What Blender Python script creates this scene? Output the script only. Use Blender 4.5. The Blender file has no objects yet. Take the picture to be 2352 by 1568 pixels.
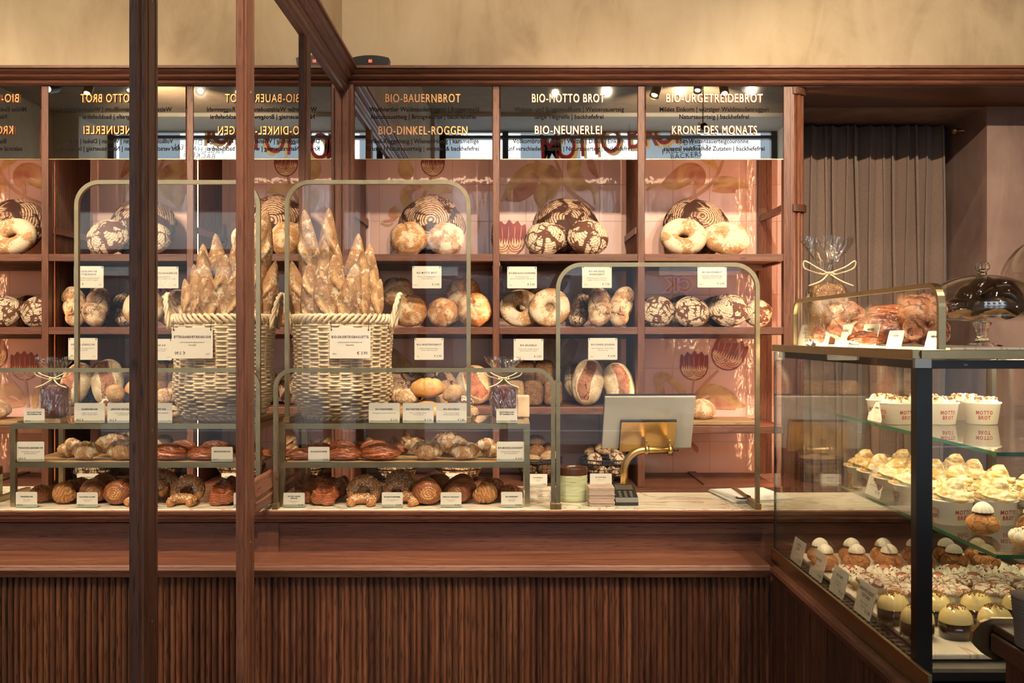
import bpy, bmesh, math, random
import numpy as np
from mathutils import Vector, Matrix, Euler, noise
random.seed(7)
PI = math.pi
C = bpy.context.scene.collection
sc = bpy.context.scene
# ---------------------------------------------------------------- camera, world, light, exposure
H = 1.55; F = 2300.0; VX, VY = 1172.0, 769.0
cam = bpy.data.cameras.new('camera'); co = bpy.data.objects.new('camera', cam); C.objects.link(co)
co.location = (0, 0, H); co.rotation_euler = (PI/2, 0, 0)
cam.sensor_width = 36; cam.lens = F/2352*36; cam.shift_x = (1176-VX)/2352; cam.shift_y = -(784-VY)/2352
cam.clip_start = 0.05; cam.clip_end = 100
sc.camera = co
sc.view_settings.view_transform = 'Standard'; sc.view_settings.look = 'None'
sc.view_settings.gamma = 1.0; sc.view_settings.use_curve_mapping = False
sc.view_settings.exposure = 0.3
w = bpy.data.worlds.new('sky'); sc.world = w; w.use_nodes = True
bg = w.node_tree.nodes['Background']; bg.inputs[0].default_value = (0.80, 0.88, 1.0, 1); bg.inputs[1].default_value = 2.2
sun = bpy.data.lights.new('sun', 'SUN'); sun.energy = 9.0; sun.color = (1.0, .97, .92); sun.angle = .02
so = bpy.data.objects.new('sun', sun); C.objects.link(so); so.rotation_euler = (math.radians(-48), math.radians(12), 0)   # lights the far side of the street

def area(name, loc, rot, sx, sy, power, col, portal=False, spread=PI):
    l = bpy.data.lights.new(name, 'AREA'); l.shape = 'RECTANGLE'; l.size = sx; l.size_y = sy
    l.energy = power; l.color = col; l.spread = spread
    if portal: l.cycles.is_portal = True
    o = bpy.data.objects.new(name, l); C.objects.link(o); o.location = loc; o.rotation_euler = rot
    return o
WARM = (1.0, 0.79, 0.55)
area('window_portal', (1.1, -2.28, 2.2), (PI/2, 0, 0), 3.8, 3.3, 10, (1, 1, 1), portal=True)

# ---------------------------------------------------------------- helpers
def P(px, py, d): return Vector(((px-VX)*d/F, d, H-(py-VY)*d/F))
def PX(px, d): return (px-VX)*d/F
def PZ(py, d): return H-(py-VY)*d/F

class MB:
    def __init__(s): s.v = []; s.f = []; s.m = []; s.mi = 0; s.sm = []
    def add(s, vs, fs, smooth=False):
        n = len(s.v); s.v += [tuple(v) for v in vs]
        for f in fs: s.f.append([n+i for i in f]); s.m.append(s.mi); s.sm.append(smooth)
        return s
    def box(s, x0, x1, y0, y1, z0, z1, b=0.0):
        if x0 > x1: x0, x1 = x1, x0
        if y0 > y1: y0, y1 = y1, y0
        if z0 > z1: z0, z1 = z1, z0
        b = min(b, (x1-x0)*.45, (y1-y0)*.45, (z1-z0)*.45)
        if b <= 0:
            vs = [(x, y, z) for x in (x0, x1) for y in (y0, y1) for z in (z0, z1)]
            return s.add(vs, [(0,1,3,2),(4,6,7,5),(0,4,5,1),(2,3,7,6),(0,2,6,4),(1,5,7,3)])
        bm = bmesh.new(); bmesh.ops.create_cube(bm, size=1)
        for v in bm.verts:
            v.co = Vector(((x0+x1)/2+v.co.x*(x1-x0), (y0+y1)/2+v.co.y*(y1-y0), (z0+z1)/2+v.co.z*(z1-z0)))
        bmesh.ops.bevel(bm, geom=bm.edges[:], offset=b, segments=2, affect='EDGES', profile=.5)
        bm.verts.index_update()
        s.add([v.co for v in bm.verts], [[v.index for v in f.verts] for f in bm.faces]); bm.free(); return s
    def prism(s, prof, axis, a, b):
        # prof: list of 2D pts, extruded along axis
        n = len(prof)
        def mk(p, t):
            return (t, p[0], p[1]) if axis == 'x' else ((p[0], t, p[1]) if axis == 'y' else (p[0], p[1], t))
        vs = [mk(p, a) for p in prof]+[mk(p, b) for p in prof]
        fs = [(i, (i+1) % n, n+(i+1) % n, n+i) for i in range(n)]+[tuple(range(n))[::-1], tuple(range(n, 2*n))]
        return s.add(vs, fs)
    def tube(s, pts, r, n=8, caps=True, closed=False):
        pts = [Vector(p) for p in pts]; m = len(pts)
        rs = r if isinstance(r, (list, tuple)) else [r]*m
        vs = []; up = None
        for i, p in enumerate(pts):
            if closed: t = pts[(i+1) % m]-pts[i-1]
            else: t = pts[min(i+1, m-1)]-pts[max(i-1, 0)]
            if t.length < 1e-9: t = Vector((0, 0, 1))
            t.normalize()
            if up is None:
                up = Vector((0, 0, 1)) if abs(t.z) < .9 else Vector((1, 0, 0))
            up = up-t*up.dot(t)
            if up.length < 1e-6: up = t.orthogonal()
            up.normalize(); a = t.cross(up).normalized()
            for k in range(n):
                th = 2*PI*k/n; vs.append(p+(a*math.cos(th)+up*math.sin(th))*rs[i])
        fs = []
        for i in range(m if closed else m-1):
            j = (i+1) % m
            for k in range(n):
                k2 = (k+1) % n; fs.append((i*n+k, i*n+k2, j*n+k2, j*n+k))
        if caps and not closed: fs += [tuple(range(n))[::-1], tuple((m-1)*n+k for k in range(n))]
        return s.add(vs, fs, True)
    def bar(s, pts, w, h=None, closed=False):   # square section along a path
        h = h or w
        pts = [Vector(p) for p in pts]; m = len(pts); vs = []
        nrm = None
        # plane normal of path
        for i in range(1, m-1):
            c = (pts[i]-pts[i-1]).cross(pts[i+1]-pts[i])
            if c.length > 1e-8: nrm = c.normalized(); break
        if nrm is None: nrm = (pts[1]-pts[0]).orthogonal().normalized()
        for i, p in enumerate(pts):
            t0 = (pts[i]-pts[i-1]).normalized() if i > 0 or closed else (pts[1]-pts[0]).normalized()
            t1 = (pts[(i+1) % m]-pts[i]).normalized() if i < m-1 or closed else t0
            t = (t0+t1).normalized(); a = t.cross(nrm).normalized()
            k = 1/max(.3, a.dot(t0.cross(nrm).normalized()))
            for sa, sb in ((-1,-1),(1,-1),(1,1),(-1,1)): vs.append(p+a*sa*w/2*k+nrm*sb*h/2)
        fs = []
        for i in range(m if closed else m-1):
            j = (i+1) % m
            for k in range(4): fs.append((i*4+k, i*4+(k+1) % 4, j*4+(k+1) % 4, j*4+k))
        if not closed: fs += [(3,2,1,0), tuple((m-1)*4+k for k in range(4))]
        return s.add(vs, fs)
    def lathe(s, prof, c=(0,0,0), n=32, fl=0, fn=0, cap=True):
        vs = []; m = len(prof)
        for r, z in prof:
            for k in range(n):
                a = 2*PI*k/n; rr = r*(1+fl*math.cos(fn*a)) if fn else r
                vs.append((c[0]+rr*math.cos(a), c[1]+rr*math.sin(a), c[2]+z))
        fs = [(i*n+k, i*n+(k+1) % n, (i+1)*n+(k+1) % n, (i+1)*n+k) for i in range(m-1) for k in range(n)]
        if cap:
            if prof[0][0] > 1e-5: fs.append(tuple(range(n))[::-1])
            if prof[-1][0] > 1e-5: fs.append(tuple((m-1)*n+k for k in range(n)))
        return s.add(vs, fs, True)
    def blob(s, fn, nu=48, nv=26):
        vs = []
        for j in range(nv+1):
            ph = PI*j/nv
            for i in range(nu):
                th = 2*PI*i/nu
                vs.append(fn(Vector((math.sin(ph)*math.cos(th), math.sin(ph)*math.sin(th), math.cos(ph)))))
        fs = [(j*nu+i, (j+1)*nu+i, (j+1)*nu+(i+1) % nu, j*nu+(i+1) % nu) for j in range(nv) for i in range(nu)]
        return s.add(vs, fs, True)
    def mesh(s, name, mats, org=(0,0,0)):
        me = bpy.data.meshes.new(name); o = Vector(org)
        me.from_pydata([tuple(Vector(v)-o) for v in s.v], [], s.f)
        if not isinstance(mats, (list, tuple)): mats = [mats]
        for m in mats: me.materials.append(m)
        me.polygons.foreach_set('material_index', s.m); me.polygons.foreach_set('use_smooth', s.sm)
        me.update(); return me
    def build(s, name, mats, parent=None, org=None, **tags):
        if org is None: org = WL(parent) if parent else (0,0,0)
        o = bpy.data.objects.new(name, s.mesh(name, mats, org)); C.objects.link(o)
        if parent: o.parent = parent
        else: o.location = org
        for k, v in tags.items():
            if v is not None: o[k] = v
        return o

def WL(o):
    v = Vector(o.location)
    while o.parent: o = o.parent; v += Vector(o.location)
    return v
def thing(name, label, cat, loc=(0,0,0), rot=(0,0,0), group=None):
    o = bpy.data.objects.new(name, None); C.objects.link(o); o.location = loc; o.rotation_euler = rot
    o.empty_display_size = .05; o['label'] = label; o['category'] = cat
    if group: o['group'] = group
    return o
def struct(name, mb, mats, parent=None):
    o = mb.build(name, mats, parent)
    if not parent: o['kind'] = 'structure'
    return o
def tag(o, label, cat, group=None):
    o['label'] = label; o['category'] = cat
    if group: o['group'] = group
    return o
def link(name, me, parent=None, loc=(0,0,0), rot=(0,0,0), scale=None):
    o = bpy.data.objects.new(name, me); C.objects.link(o); o.location = loc; o.rotation_euler = rot
    if scale: o.scale = scale if isinstance(scale, (tuple, list)) else (scale,)*3
    if parent: o.parent = parent
    return o
def dup(root, loc, rotz=0, label=None, scale=None):
    r = root.copy(); C.objects.link(r); r.location = loc; r.rotation_euler = (0,0,rotz)
    if label: r['label'] = label
    if scale: r.scale = (scale,)*3
    for ch in list(root.children):
        c = ch.copy(); C.objects.link(c); c.parent = r
        for g in ch.children:
            d = g.copy(); C.objects.link(d); d.parent = c
    return r

# ---------------------------------------------------------------- materials
class G:
    def __init__(s, name):
        s.mat = bpy.data.materials.new(name); s.mat.use_nodes = True; s.nt = s.mat.node_tree
        s.b = s.nt.nodes['Principled BSDF']; s.out = s.nt.nodes['Material Output']
    def n(s, t, ins=None, **props):
        nd = s.nt.nodes.new(t)
        for k, v in props.items(): setattr(nd, k, v)
        for k, v in (ins or {}).items(): s.set(nd.inputs[k], v)
        return nd
    def set(s, sock, v):
        if isinstance(v, bpy.types.NodeSocket): s.nt.links.new(v, sock)
        elif isinstance(v, (tuple, list)) and sock.type == 'RGBA': sock.default_value = tuple(v)+((1,) if len(v) == 3 else ())
        else: sock.default_value = v
    def P(s, **kw):
        M = {'col': 'Base Color', 'rough': 'Roughness', 'metal': 'Metallic', 'nrm': 'Normal', 'coat': 'Coat Weight', 'coatr': 'Coat Roughness',
             'cnrm': 'Coat Normal', 'spec': 'Specular IOR Level', 'sss': 'Subsurface Weight', 'alpha': 'Alpha', 'em': 'Emission Color', 'es': 'Emission Strength', 'sheen': 'Sheen Weight', 'trans': 'Transmission Weight', 'ior': 'IOR'}
        for k, v in kw.items(): s.set(s.b.inputs[M[k]], v)
        return s.mat
    def coord(s, which='Object'): return s.n('ShaderNodeTexCoord').outputs[which]
    def rnd(s): return s.n('ShaderNodeObjectInfo').outputs['Random']
    def map(s, vec, scale=(1,1,1), loc=(0,0,0), rot=(0,0,0)):
        return s.n('ShaderNodeMapping', {'Vector': vec, 'Scale': scale, 'Location': loc, 'Rotation': rot}).outputs[0]
    def m(s, op, a, b=0.0, c=0.0, clamp=False):
        nd = s.n('ShaderNodeMath', operation=op, use_clamp=clamp)
        s.set(nd.inputs[0], a); s.set(nd.inputs[1], b); s.set(nd.inputs[2], c); return nd.outputs[0]
    def mix(s, f, a, b, mode='MIX'):
        nd = s.n('ShaderNodeMix', data_type='RGBA', blend_type=mode); s.set(nd.inputs[0], f); s.set(nd.inputs[6], a); s.set(nd.inputs[7], b); return nd.outputs[2]
    def noise(s, vec, scale, detail=4, rough=.55, dist=0.0, out=0):
        return s.n('ShaderNodeTexNoise', {'Vector': vec, 'Scale': scale, 'Detail': detail, 'Roughness': rough, 'Distortion': dist}).outputs[out]
    def vor(s, vec, scale, feature='DISTANCE_TO_EDGE', rnd=1.0):
        return s.n('ShaderNodeTexVoronoi', {'Vector': vec, 'Scale': scale, 'Randomness': rnd}, feature=feature).outputs[0]
    def ramp(s, f, stops, interp='LINEAR'):
        nd = s.n('ShaderNodeValToRGB', {'Fac': f}); cr = nd.color_ramp; cr.interpolation = interp
        while len(cr.elements) < len(stops): cr.elements.new(.5)
        for e, (p, c) in zip(cr.elements, stops): e.position = p; e.color = tuple(c)+((1,) if len(c) == 3 else ())
        return nd.outputs[0]
    def step(s, f, a, b):   # smooth 0..1 between a and b
        nd = s.n('ShaderNodeMapRange', {'Value': f, 'From Min': a, 'From Max': b}, interpolation_type='SMOOTHSTEP'); return nd.outputs[0]
    def bump(s, h, strength=.5, dist=.005, nrm=None):
        ins = {'Height': h, 'Strength': strength, 'Distance': dist}
        if nrm: ins['Normal'] = nrm
        return s.n('ShaderNodeBump', ins).outputs[0]
    def xyz(s, v):
        nd = s.n('ShaderNodeSeparateXYZ', {0: v}); return nd.outputs
    def vadd(s, v, k):
        return s.n('ShaderNodeVectorMath', {0: v, 1: k}, operation='ADD').outputs[0]
    def off(s, v, amt=30.0):
        r = s.rnd(); c = s.n('ShaderNodeCombineXYZ', {0: s.m('MULTIPLY', r, amt), 1: s.m('MULTIPLY', r, amt*1.7), 2: s.m('MULTIPLY', r, amt*.6)}).outputs[0]
        return s.vadd(v, c)

MT = {}
def basic(name, col, rough=.5, metal=0.0, **kw):
    g = G(name); MT[name] = g.P(col=col, rough=rough, metal=metal, **kw); return MT[name]

def wood(name, axis, dark, mid, light, rough=.38, flute=0.0):
    g = G(name); v = g.coord()
    o = g.off(v, 9.0)
    sc3 = {'x': (.07,1,1), 'y': (1,.07,1), 'z': (1,1,.07)}[axis]
    mv = g.map(o, sc3)
    n1 = g.noise(mv, 38, 5, .55, 1.0); n2 = g.noise(mv, 260, 2, .5); n3 = g.noise(g.map(o, tuple(k*.6+.02 for k in sc3)), 5, 3, .5, .6)
    f = g.m('ADD', g.m('MULTIPLY', n1, .62), g.m('MULTIPLY', n3, .38))
    col = g.ramp(f, [(.30, dark), (.48, mid), (.68, light)])
    pore = g.step(n2, .30, .46)
    col = g.mix(g.m('SUBTRACT', 1.0, pore), col, tuple(c*.8 for c in dark))
    if flute:
        x = g.xyz(v)[0 if flute > 0 else 1]
        wn = g.n('ShaderNodeTexWhiteNoise', {'W': g.m('FLOOR', g.m('DIVIDE', x, abs(flute)))}, noise_dimensions='1D').outputs[0]
        k = g.m('ADD', .55, g.m('MULTIPLY', wn, .85))
        kk = g.n('ShaderNodeCombineXYZ', {0: k, 1: k, 2: k}).outputs[0]
        col = g.mix(1.0, col, kk, 'MULTIPLY')
    h = g.m('ADD', g.m('MULTIPLY', pore, .6), g.m('MULTIPLY', n1, .4))
    MT[name] = g.P(col=col, rough=g.m('ADD', rough, g.m('MULTIPLY', n1, .15)), nrm=g.bump(h, .35, .0012)); return MT[name]
WD, WM, WL_ = (.085,.029,.016), (.148,.053,.029), (.225,.092,.053)
for a in 'xyz': wood('oak_'+a, a, WD, WM, WL_)
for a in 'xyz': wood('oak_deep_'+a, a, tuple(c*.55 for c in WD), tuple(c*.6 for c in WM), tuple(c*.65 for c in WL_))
wood('oak_flute_x', 'z', (.042,.013,.006), (.115,.038,.017), (.215,.085,.038), .42, .018)
wood('oak_flute_y', 'z', (.042,.013,.006), (.115,.038,.017), (.215,.085,.038), .42, -.018)
wood('beech_board', 'x', (.30,.17,.07), (.42,.26,.12), (.52,.34,.17), .5)

def plaster(name, stops, sc_=1.1, rough=.75):
    g = G(name); v = g.coord(); n1 = g.noise(v, sc_, 6, .6, .4); n2 = g.noise(g.map(v, (1,1,.35)), 5, 5, .6, 1.2)
    f = g.m('ADD', g.m('MULTIPLY', n1, .65), g.m('MULTIPLY', n2, .35))
    col = g.ramp(f, stops)
    spk = g.step(g.noise(v, 40, 3, .6), .68, .75)
    col = g.mix(g.m('MULTIPLY', spk, .2), col, (.2,.12,.06))
    MT[name] = g.P(col=col, rough=rough, nrm=g.bump(n2, .15, .004)); return MT[name]
plaster('plaster_ochre', [(.34,(.36,.26,.165)), (.46,(.47,.37,.24)), (.60,(.55,.455,.31))])
plaster('plaster_brown', [(.34,(.26,.18,.115)), (.46,(.33,.235,.15)), (.60,(.39,.29,.19))])
plaster('plaster_mauve', [(.36,(.19,.12,.10)), (.5,(.29,.19,.16)), (.62,(.36,.25,.21))], 2.2)
plaster('plaster_grey', [(.3,(.42,.41,.38)), (.7,(.56,.55,.52))], 1.5)
basic('floor_stone', (.20,.15,.11), .4)

g = G('glazed_tile'); v = g.coord(); X = g.xyz(v)
T = .187
fx = g.m('FRACT', g.m('DIVIDE', g.m('SUBTRACT', X[0], .08-T*20), T)); fz = g.m('FRACT', g.m('DIVIDE', g.m('SUBTRACT', X[2], H+.017-T*20), T))
ex = g.m('MINIMUM', fx, g.m('SUBTRACT', 1.0, fx)); ez = g.m('MINIMUM', fz, g.m('SUBTRACT', 1.0, fz))
e = g.m('MINIMUM', ex, ez); gr = g.m('SUBTRACT', 1.0, g.step(e, .008, .016))
ix = g.m('FLOOR', g.m('DIVIDE', g.m('SUBTRACT', X[0], .08-T*20), T)); iz = g.m('FLOOR', g.m('DIVIDE', g.m('SUBTRACT', X[2], H+.017-T*20), T))
wn = g.n('ShaderNodeTexWhiteNoise', {'Vector': g.n('ShaderNodeCombineXYZ', {0: ix, 1: iz, 2: 0.0}).outputs[0]}, noise_dimensions='2D').outputs[0]
base = g.mix(g.noise(v, 6, 4, .6), (.62,.36,.31), (.72,.47,.41))
base = g.mix(g.m('MULTIPLY', wn, .35), base, (.75,.58,.48))
col = g.mix(gr, base, (.55,.36,.29))
wav = g.noise(g.map(v, (1,1,.45)), 26, 2, .5, .3)
hh = g.m('ADD', g.m('MULTIPLY', g.m('SUBTRACT', 1.0, gr), .5), g.m('MULTIPLY', wav, .55))
nb = g.bump(hh, .5, .006)
MT['glazed_tile'] = g.P(col=col, rough=.5, nrm=g.bump(g.m('SUBTRACT', 1.0, gr), .4, .003), coat=.9, coatr=.05, cnrm=nb)

def paint(name, a, b, c):
    g = G(name); v = g.coord(); n = g.noise(g.map(v, (1,1,1)), 11, 4, .5, .8)
    MT[name] = g.P(col=g.ramp(n, [(.30,a),(.5,b),(.70,c)]), rough=.45, coat=.15, coatr=.08)
paint('paint_leaf', (.30,.12,.05), (.50,.30,.10), (.62,.45,.20))
paint('paint_leaf_rust', (.34,.10,.06), (.46,.20,.10), (.58,.36,.18))
paint('paint_stem', (.35,.17,.10), (.46,.25,.15), (.55,.33,.2))
paint('paint_red', (.10,.002,.005), (.20,.005,.009), (.30,.015,.018))
paint('paint_cream', (.55,.12,.07), (.66,.45,.22), (.74,.60,.34))

g = G('mirror_glass'); MT['mirror_glass'] = g.P(col=(.86,.85,.82), metal=1.0, rough=.004)
g = G('sign_mirror'); MT['sign_mirror'] = g.P(col=(.80,.78,.74), metal=1.0, rough=.012)
def glass(name, tint=(1,1,1), ior=1.5, rough=.0, bumpn=None, boost=1.0):
    g = G(name); nt = g.nt; nt.nodes.remove(g.b)
    tr = g.n('ShaderNodeBsdfTransparent', {0: tint}); gl = g.n('ShaderNodeBsdfGlossy', {'Roughness': rough, 'Color': (1,1,1)})
    lw = g.n('ShaderNodeNewGeometry'); nv = None
    if bumpn:
        nv = g.bump(g.noise(g.map(g.coord(), bumpn[1]), bumpn[0], 3, .6, bumpn[3] if len(bumpn) > 3 else .5), 1.0, bumpn[2]); nt.links.new(nv, gl.inputs['Normal'])
    dt = g.n('ShaderNodeVectorMath', {0: lw.outputs['Incoming'], 1: nv or lw.outputs['Normal']}, operation='DOT_PRODUCT').outputs['Value']
    f0 = ((ior-1)/(ior+1))**2*boost
    f = g.m('ADD', f0, g.m('MULTIPLY', 1-f0, g.m('POWER', g.m('SUBTRACT', 1.0, g.m('ABSOLUTE', dt), clamp=True), 5.0)), clamp=True)
    mx = g.n('ShaderNodeMixShader', {0: f}); nt.links.new(tr.outputs[0], mx.inputs[1]); nt.links.new(gl.outputs[0], mx.inputs[2])
    nt.links.new(mx.outputs[0], g.out.inputs[0]); MT[name] = g.mat; return g.mat
glass('clear_glass', (.985,.99,.985), 1.45, boost=.7)
glass('case_glass', (.955,.96,.94), 1.5, boost=.8)
glass('shelf_glass', (.955,.98,.96), 1.5)
glass('stand_glass', (.965,.955,.94), 1.5, 0.01, None, 2.2)
glass('cellophane', (.95,.94,.92), 1.6, .05, (16, (1,1,.35), .04), 3.2)
glass('acrylic', (.93,.95,.93), 1.45, 0, None, 1.5)
g = G('glass_edge'); MT['glass_edge'] = g.P(col=(.02,.10,.05), rough=.15, spec=.8)
g = G('brass'); n = g.noise(g.map(g.coord(), (4,4,4)), 9, 4); MT['brass'] = g.P(col=g.mix(n, (.36,.27,.14), (.50,.395,.23)), metal=1.0, rough=g.m('ADD', .22, g.m('MULTIPLY', n, .2)))
g = G('brass_bright'); MT['brass_bright'] = g.P(col=(.50,.33,.13), metal=1.0, rough=.34)
basic('gold_letter', (.80,.42,.16), .38, 1.0)
basic('gold_pale', (.70,.58,.30), .4)
basic('letter_red', (.30,.03,.015), .4)
basic('ink', (.010,.008,.008), .8, spec=.1)
basic('ink_grey', (.10,.09,.085), .6)
for nm_, cc_ in (('window_red', (.45,.008,.02)), ('vinyl_gold', (.75,.60,.32))):
    g = G(nm_); tb = g.n('ShaderNodeBsdfTranslucent', {0: cc_}); mx_ = g.n('ShaderNodeMixShader', {0: .5}); g.P(col=cc_, rough=.5)
    g.nt.links.new(g.b.outputs[0], mx_.inputs[1]); g.nt.links.new(tb.outputs[0], mx_.inputs[2]); g.nt.links.new(mx_.outputs[0], g.out.inputs[0]); MT[nm_] = g.mat
basic('card', (.66,.62,.54), .6)
basic('black_metal', (.010,.010,.011), .3)
basic('steel', (.35,.33,.30), .35, 1.0)
basic('wire', (.018,.015,.013), .4, .6)
basic('black_plastic', (.008,.008,.009), .42)
basic('screen_grey', (.30,.285,.255), .5)
basic('paper_white', (.80,.79,.75), .6)
basic('paper_kraft', (.55,.40,.27), .7)
basic('napkin', (.50,.38,.31), .8)
basic('raffia', (.70,.56,.34), .6)
basic('cup_white', (.86,.82,.74), .35)
basic('grey_cardboard', (.22,.19,.165), .85)
g = G('marble'); v = g.coord(); n = g.noise(v, 4, 6, .6, 2.5); vein = g.step(g.m('ABSOLUTE', g.m('SUBTRACT', g.noise(g.map(v,(1,2.2,1),(0,0,0),(0,0,.5)), 3.2, 4, .55, 1.8), .5)), 0.0, .035)
MT['marble'] = g.P(col=g.mix(vein, (.46,.36,.26), g.mix(n, (.74,.66,.52), (.82,.76,.63))), rough=.22)
g = G('marble_tray'); v = g.coord(); vein = g.step(g.m('ABSOLUTE', g.m('SUBTRACT', g.noise(g.map(v,(5.0,.7,1),(0,0,0),(0,0,.7)), 4, 3, .45, .5), .5)), 0.0, .022)
MT['marble_tray'] = g.P(col=g.mix(vein, (.60,.45,.37), (.82,.74,.62)), rough=.2)
g = G('glazed_ceramic'); v = g.coord(); n = g.noise(g.map(v, (.6,.6,6)), 22, 4, .6, .6)
MT['glazed_ceramic'] = g.P(col=g.ramp(n, [(.30,(.16,.09,.04)),(.37,(.46,.50,.28)),(.62,(.62,.66,.42))]), rough=.3, nrm=g.bump(n, .4, .003))
basic('ceramic_brown', (.075,.030,.018), .2)
g = G('linen'); v = g.coord(); n = g.noise(g.map(v, (1,1,6)), 60, 2); n2 = g.noise(g.map(v, (6,6,1)), 60, 2)
MT['linen'] = g.P(col=g.mix(g.m('MULTIPLY', n, n2), (.17,.115,.09), (.40,.28,.23)), rough=.95, nrm=g.bump(n, .2, .001), sheen=.2)
g = G('wicker'); v = g.coord(); n = g.noise(g.off(v), 45, 4, .6); n2 = g.noise(v, 7, 3)
MT['wicker'] = g.P(col=g.mix(n2, g.ramp(n, [(.32,(.46,.30,.16)),(.6,(.68,.52,.34))]), (.74,.62,.45)), rough=.5)
g = G('cut_glass'); MT['cut_glass'] = g.P(col=(1,.99,.97), rough=.02, trans=1.0, ior=1.5)
g = G('led_strip'); MT['led_strip'] = g.P(col=(1,.7,.4), em=(1.0,.50,.24), es=42.0)
g = G('led_strip_added'); MT['led_strip_added'] = g.P(col=(1,.8,.6), em=(1.0,.64,.42), es=13.0)
g = G('led_case'); MT['led_case'] = g.P(col=(1,.85,.6), em=(1.0,.78,.48), es=92.0)
g = G('lamp_face'); MT['lamp_face'] = g.P(col=(1,.9,.7), em=(1.0,.80,.52), es=6.0)
g = G('neon_blue'); MT['neon_blue'] = g.P(col=(.3,.3,.5), em=(.45,.5,1.0), es=2.6)
g = G('neon_red'); MT['neon_red'] = g.P(col=(.3,.05,.03), em=(.75,.16,.08), es=.9)
g = G('red_badge'); MT['red_badge'] = g.P(col=(.6,.05,.03), em=(1,.12,.05), es=.7)
def facade(name, a, b):
    g = G(name); v = g.coord(); MT[name] = g.P(col=g.mix(g.noise(v, 1.2, 5), a, b), rough=.8)
facade('facade_pale', (.55,.58,.62), (.75,.76,.76)); facade('facade_dark', (.04,.06,.08), (.10,.13,.16)); facade('facade_low', (.10,.12,.15), (.2,.23,.26)); facade('asphalt', (.12,.13,.14), (.2,.21,.22))
M = MT

# text ---------------------------------------------------------------------
def text_mb(s, size, ext=0.0, sx=1.0, align='CENTER', spacing=1.0, bevel=0.0, offset=0.0, line=1.0):
    cu = bpy.data.curves.new('t', 'FONT'); cu.body = s; cu.size = size; cu.extrude = ext; cu.align_x = align
    cu.space_character = spacing; cu.bevel_depth = bevel; cu.offset = offset; cu.resolution_u = 4 if size >= .04 else 2; cu.space_line = line
    o = bpy.data.objects.new('t', cu); C.objects.link(o)
    dg = bpy.context.evaluated_depsgraph_get(); me = bpy.data.meshes.new_from_object(o.evaluated_get(dg))
    vs = [(v.co.x*sx, -v.co.z, v.co.y) for v in me.vertices]      # upright, reads from -Y
    fs = [list(p.vertices) for p in me.polygons]
    bpy.data.objects.remove(o); bpy.data.curves.remove(cu); bpy.data.meshes.remove(me)
    return vs, fs
def addtext(mb, s, x, y, z, size, **k):
    vs, fs = text_mb(s, size, **k); mb.add([(a+x, b+y, c+z) for a, b, c in vs], fs); return mb
# ---------------------------------------------------------------- the room
MX = -.768            # plane of the mirror on the left wall
YF, YB = 4.60, 5.10   # front of the shelf, tiled wall behind it
CEIL = 3.90; XR = 3.3; YW = -1.40
struct('floor', MB().box(-.95, XR+.1, YW-.3, 5.6, -.1, 0), M['floor_stone'])
struct('ceiling', MB().box(-.95, XR+.1, YW-.3, 5.6, CEIL, CEIL+.1), M['plaster_brown'])
struct('wall_left', MB().box(-.95, -.84, YW-.3, 5.6, 0, CEIL), M['plaster_ochre'])
struct('wall_right', MB().box(XR, XR+.1, YW-.3, 5.6, 0, CEIL), M['plaster_ochre'])
m = MB(); m.box(-.84, XR, 5.0, 5.6, 2.735, CEIL)
struct('wall_back', m, M['plaster_ochre'])
m = MB(); m.box(-.84, 1.46, YB, 5.2, 0, 2.735)
tilewall = struct('wall_tiled', m, M['glazed_tile'])
# curtain niche
m = MB(); m.box(2.38, XR, 5.0, 5.6, 0, 2.735)
struct('wall_niche_right', m, M['plaster_mauve'])
struct('wall_niche_back', MB().box(1.46, 2.38, 5.52, 5.6, 0, 2.735), M['plaster_mauve'])
m = MB(); m.box(1.46, 2.38, 5.02, 5.52, 2.688, 2.735); struct('ceiling_niche', m, M['plaster_mauve'])
struct('wall_niche_left', MB().box(1.40, 1.46, 5.0, 5.6, 0, 2.735), M['plaster_mauve'])
# front window wall (behind the photographer, seen in the mirrors)
YG = -2.20
WX0, WX1, WZ0, WZ1 = -.80, 3.03, .55, 3.86
m = MB(); m.box(-.95, WX0, YG-.1, YW, 0, CEIL); m.box(WX1, XR+.1, YG-.1, YW, 0, CEIL)
m.box(WX0, WX1, YG-.1, YW, WZ1, CEIL+.1); m.box(WX0, WX1, YG-.1, YW, 0, WZ0)
struct('wall_front', m, M['plaster_grey'])
m = MB(); yw = YG
for x0, x1 in ((WX0, WX0+.07), (-.09, -.02), (WX1-.07, WX1)): m.box(x0, x1, yw-.04, yw+.04, WZ0, WZ1)
m.box(WX0, WX1, yw-.04, yw+.04, WZ0, WZ0+.07); m.box(WX0, WX1, yw-.05, yw+.05, 3.775, 3.812); m.box(WX0, WX1, yw-.02, yw+.02, WZ1-.008, WZ1)
win = struct('window_1', m, M['black_metal'])
MB().box(WX0+.03, WX1-.03, yw-.004, yw+.004, WZ0+.03, WZ1-.03).build('window_glass', M['clear_glass'], win)
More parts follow.
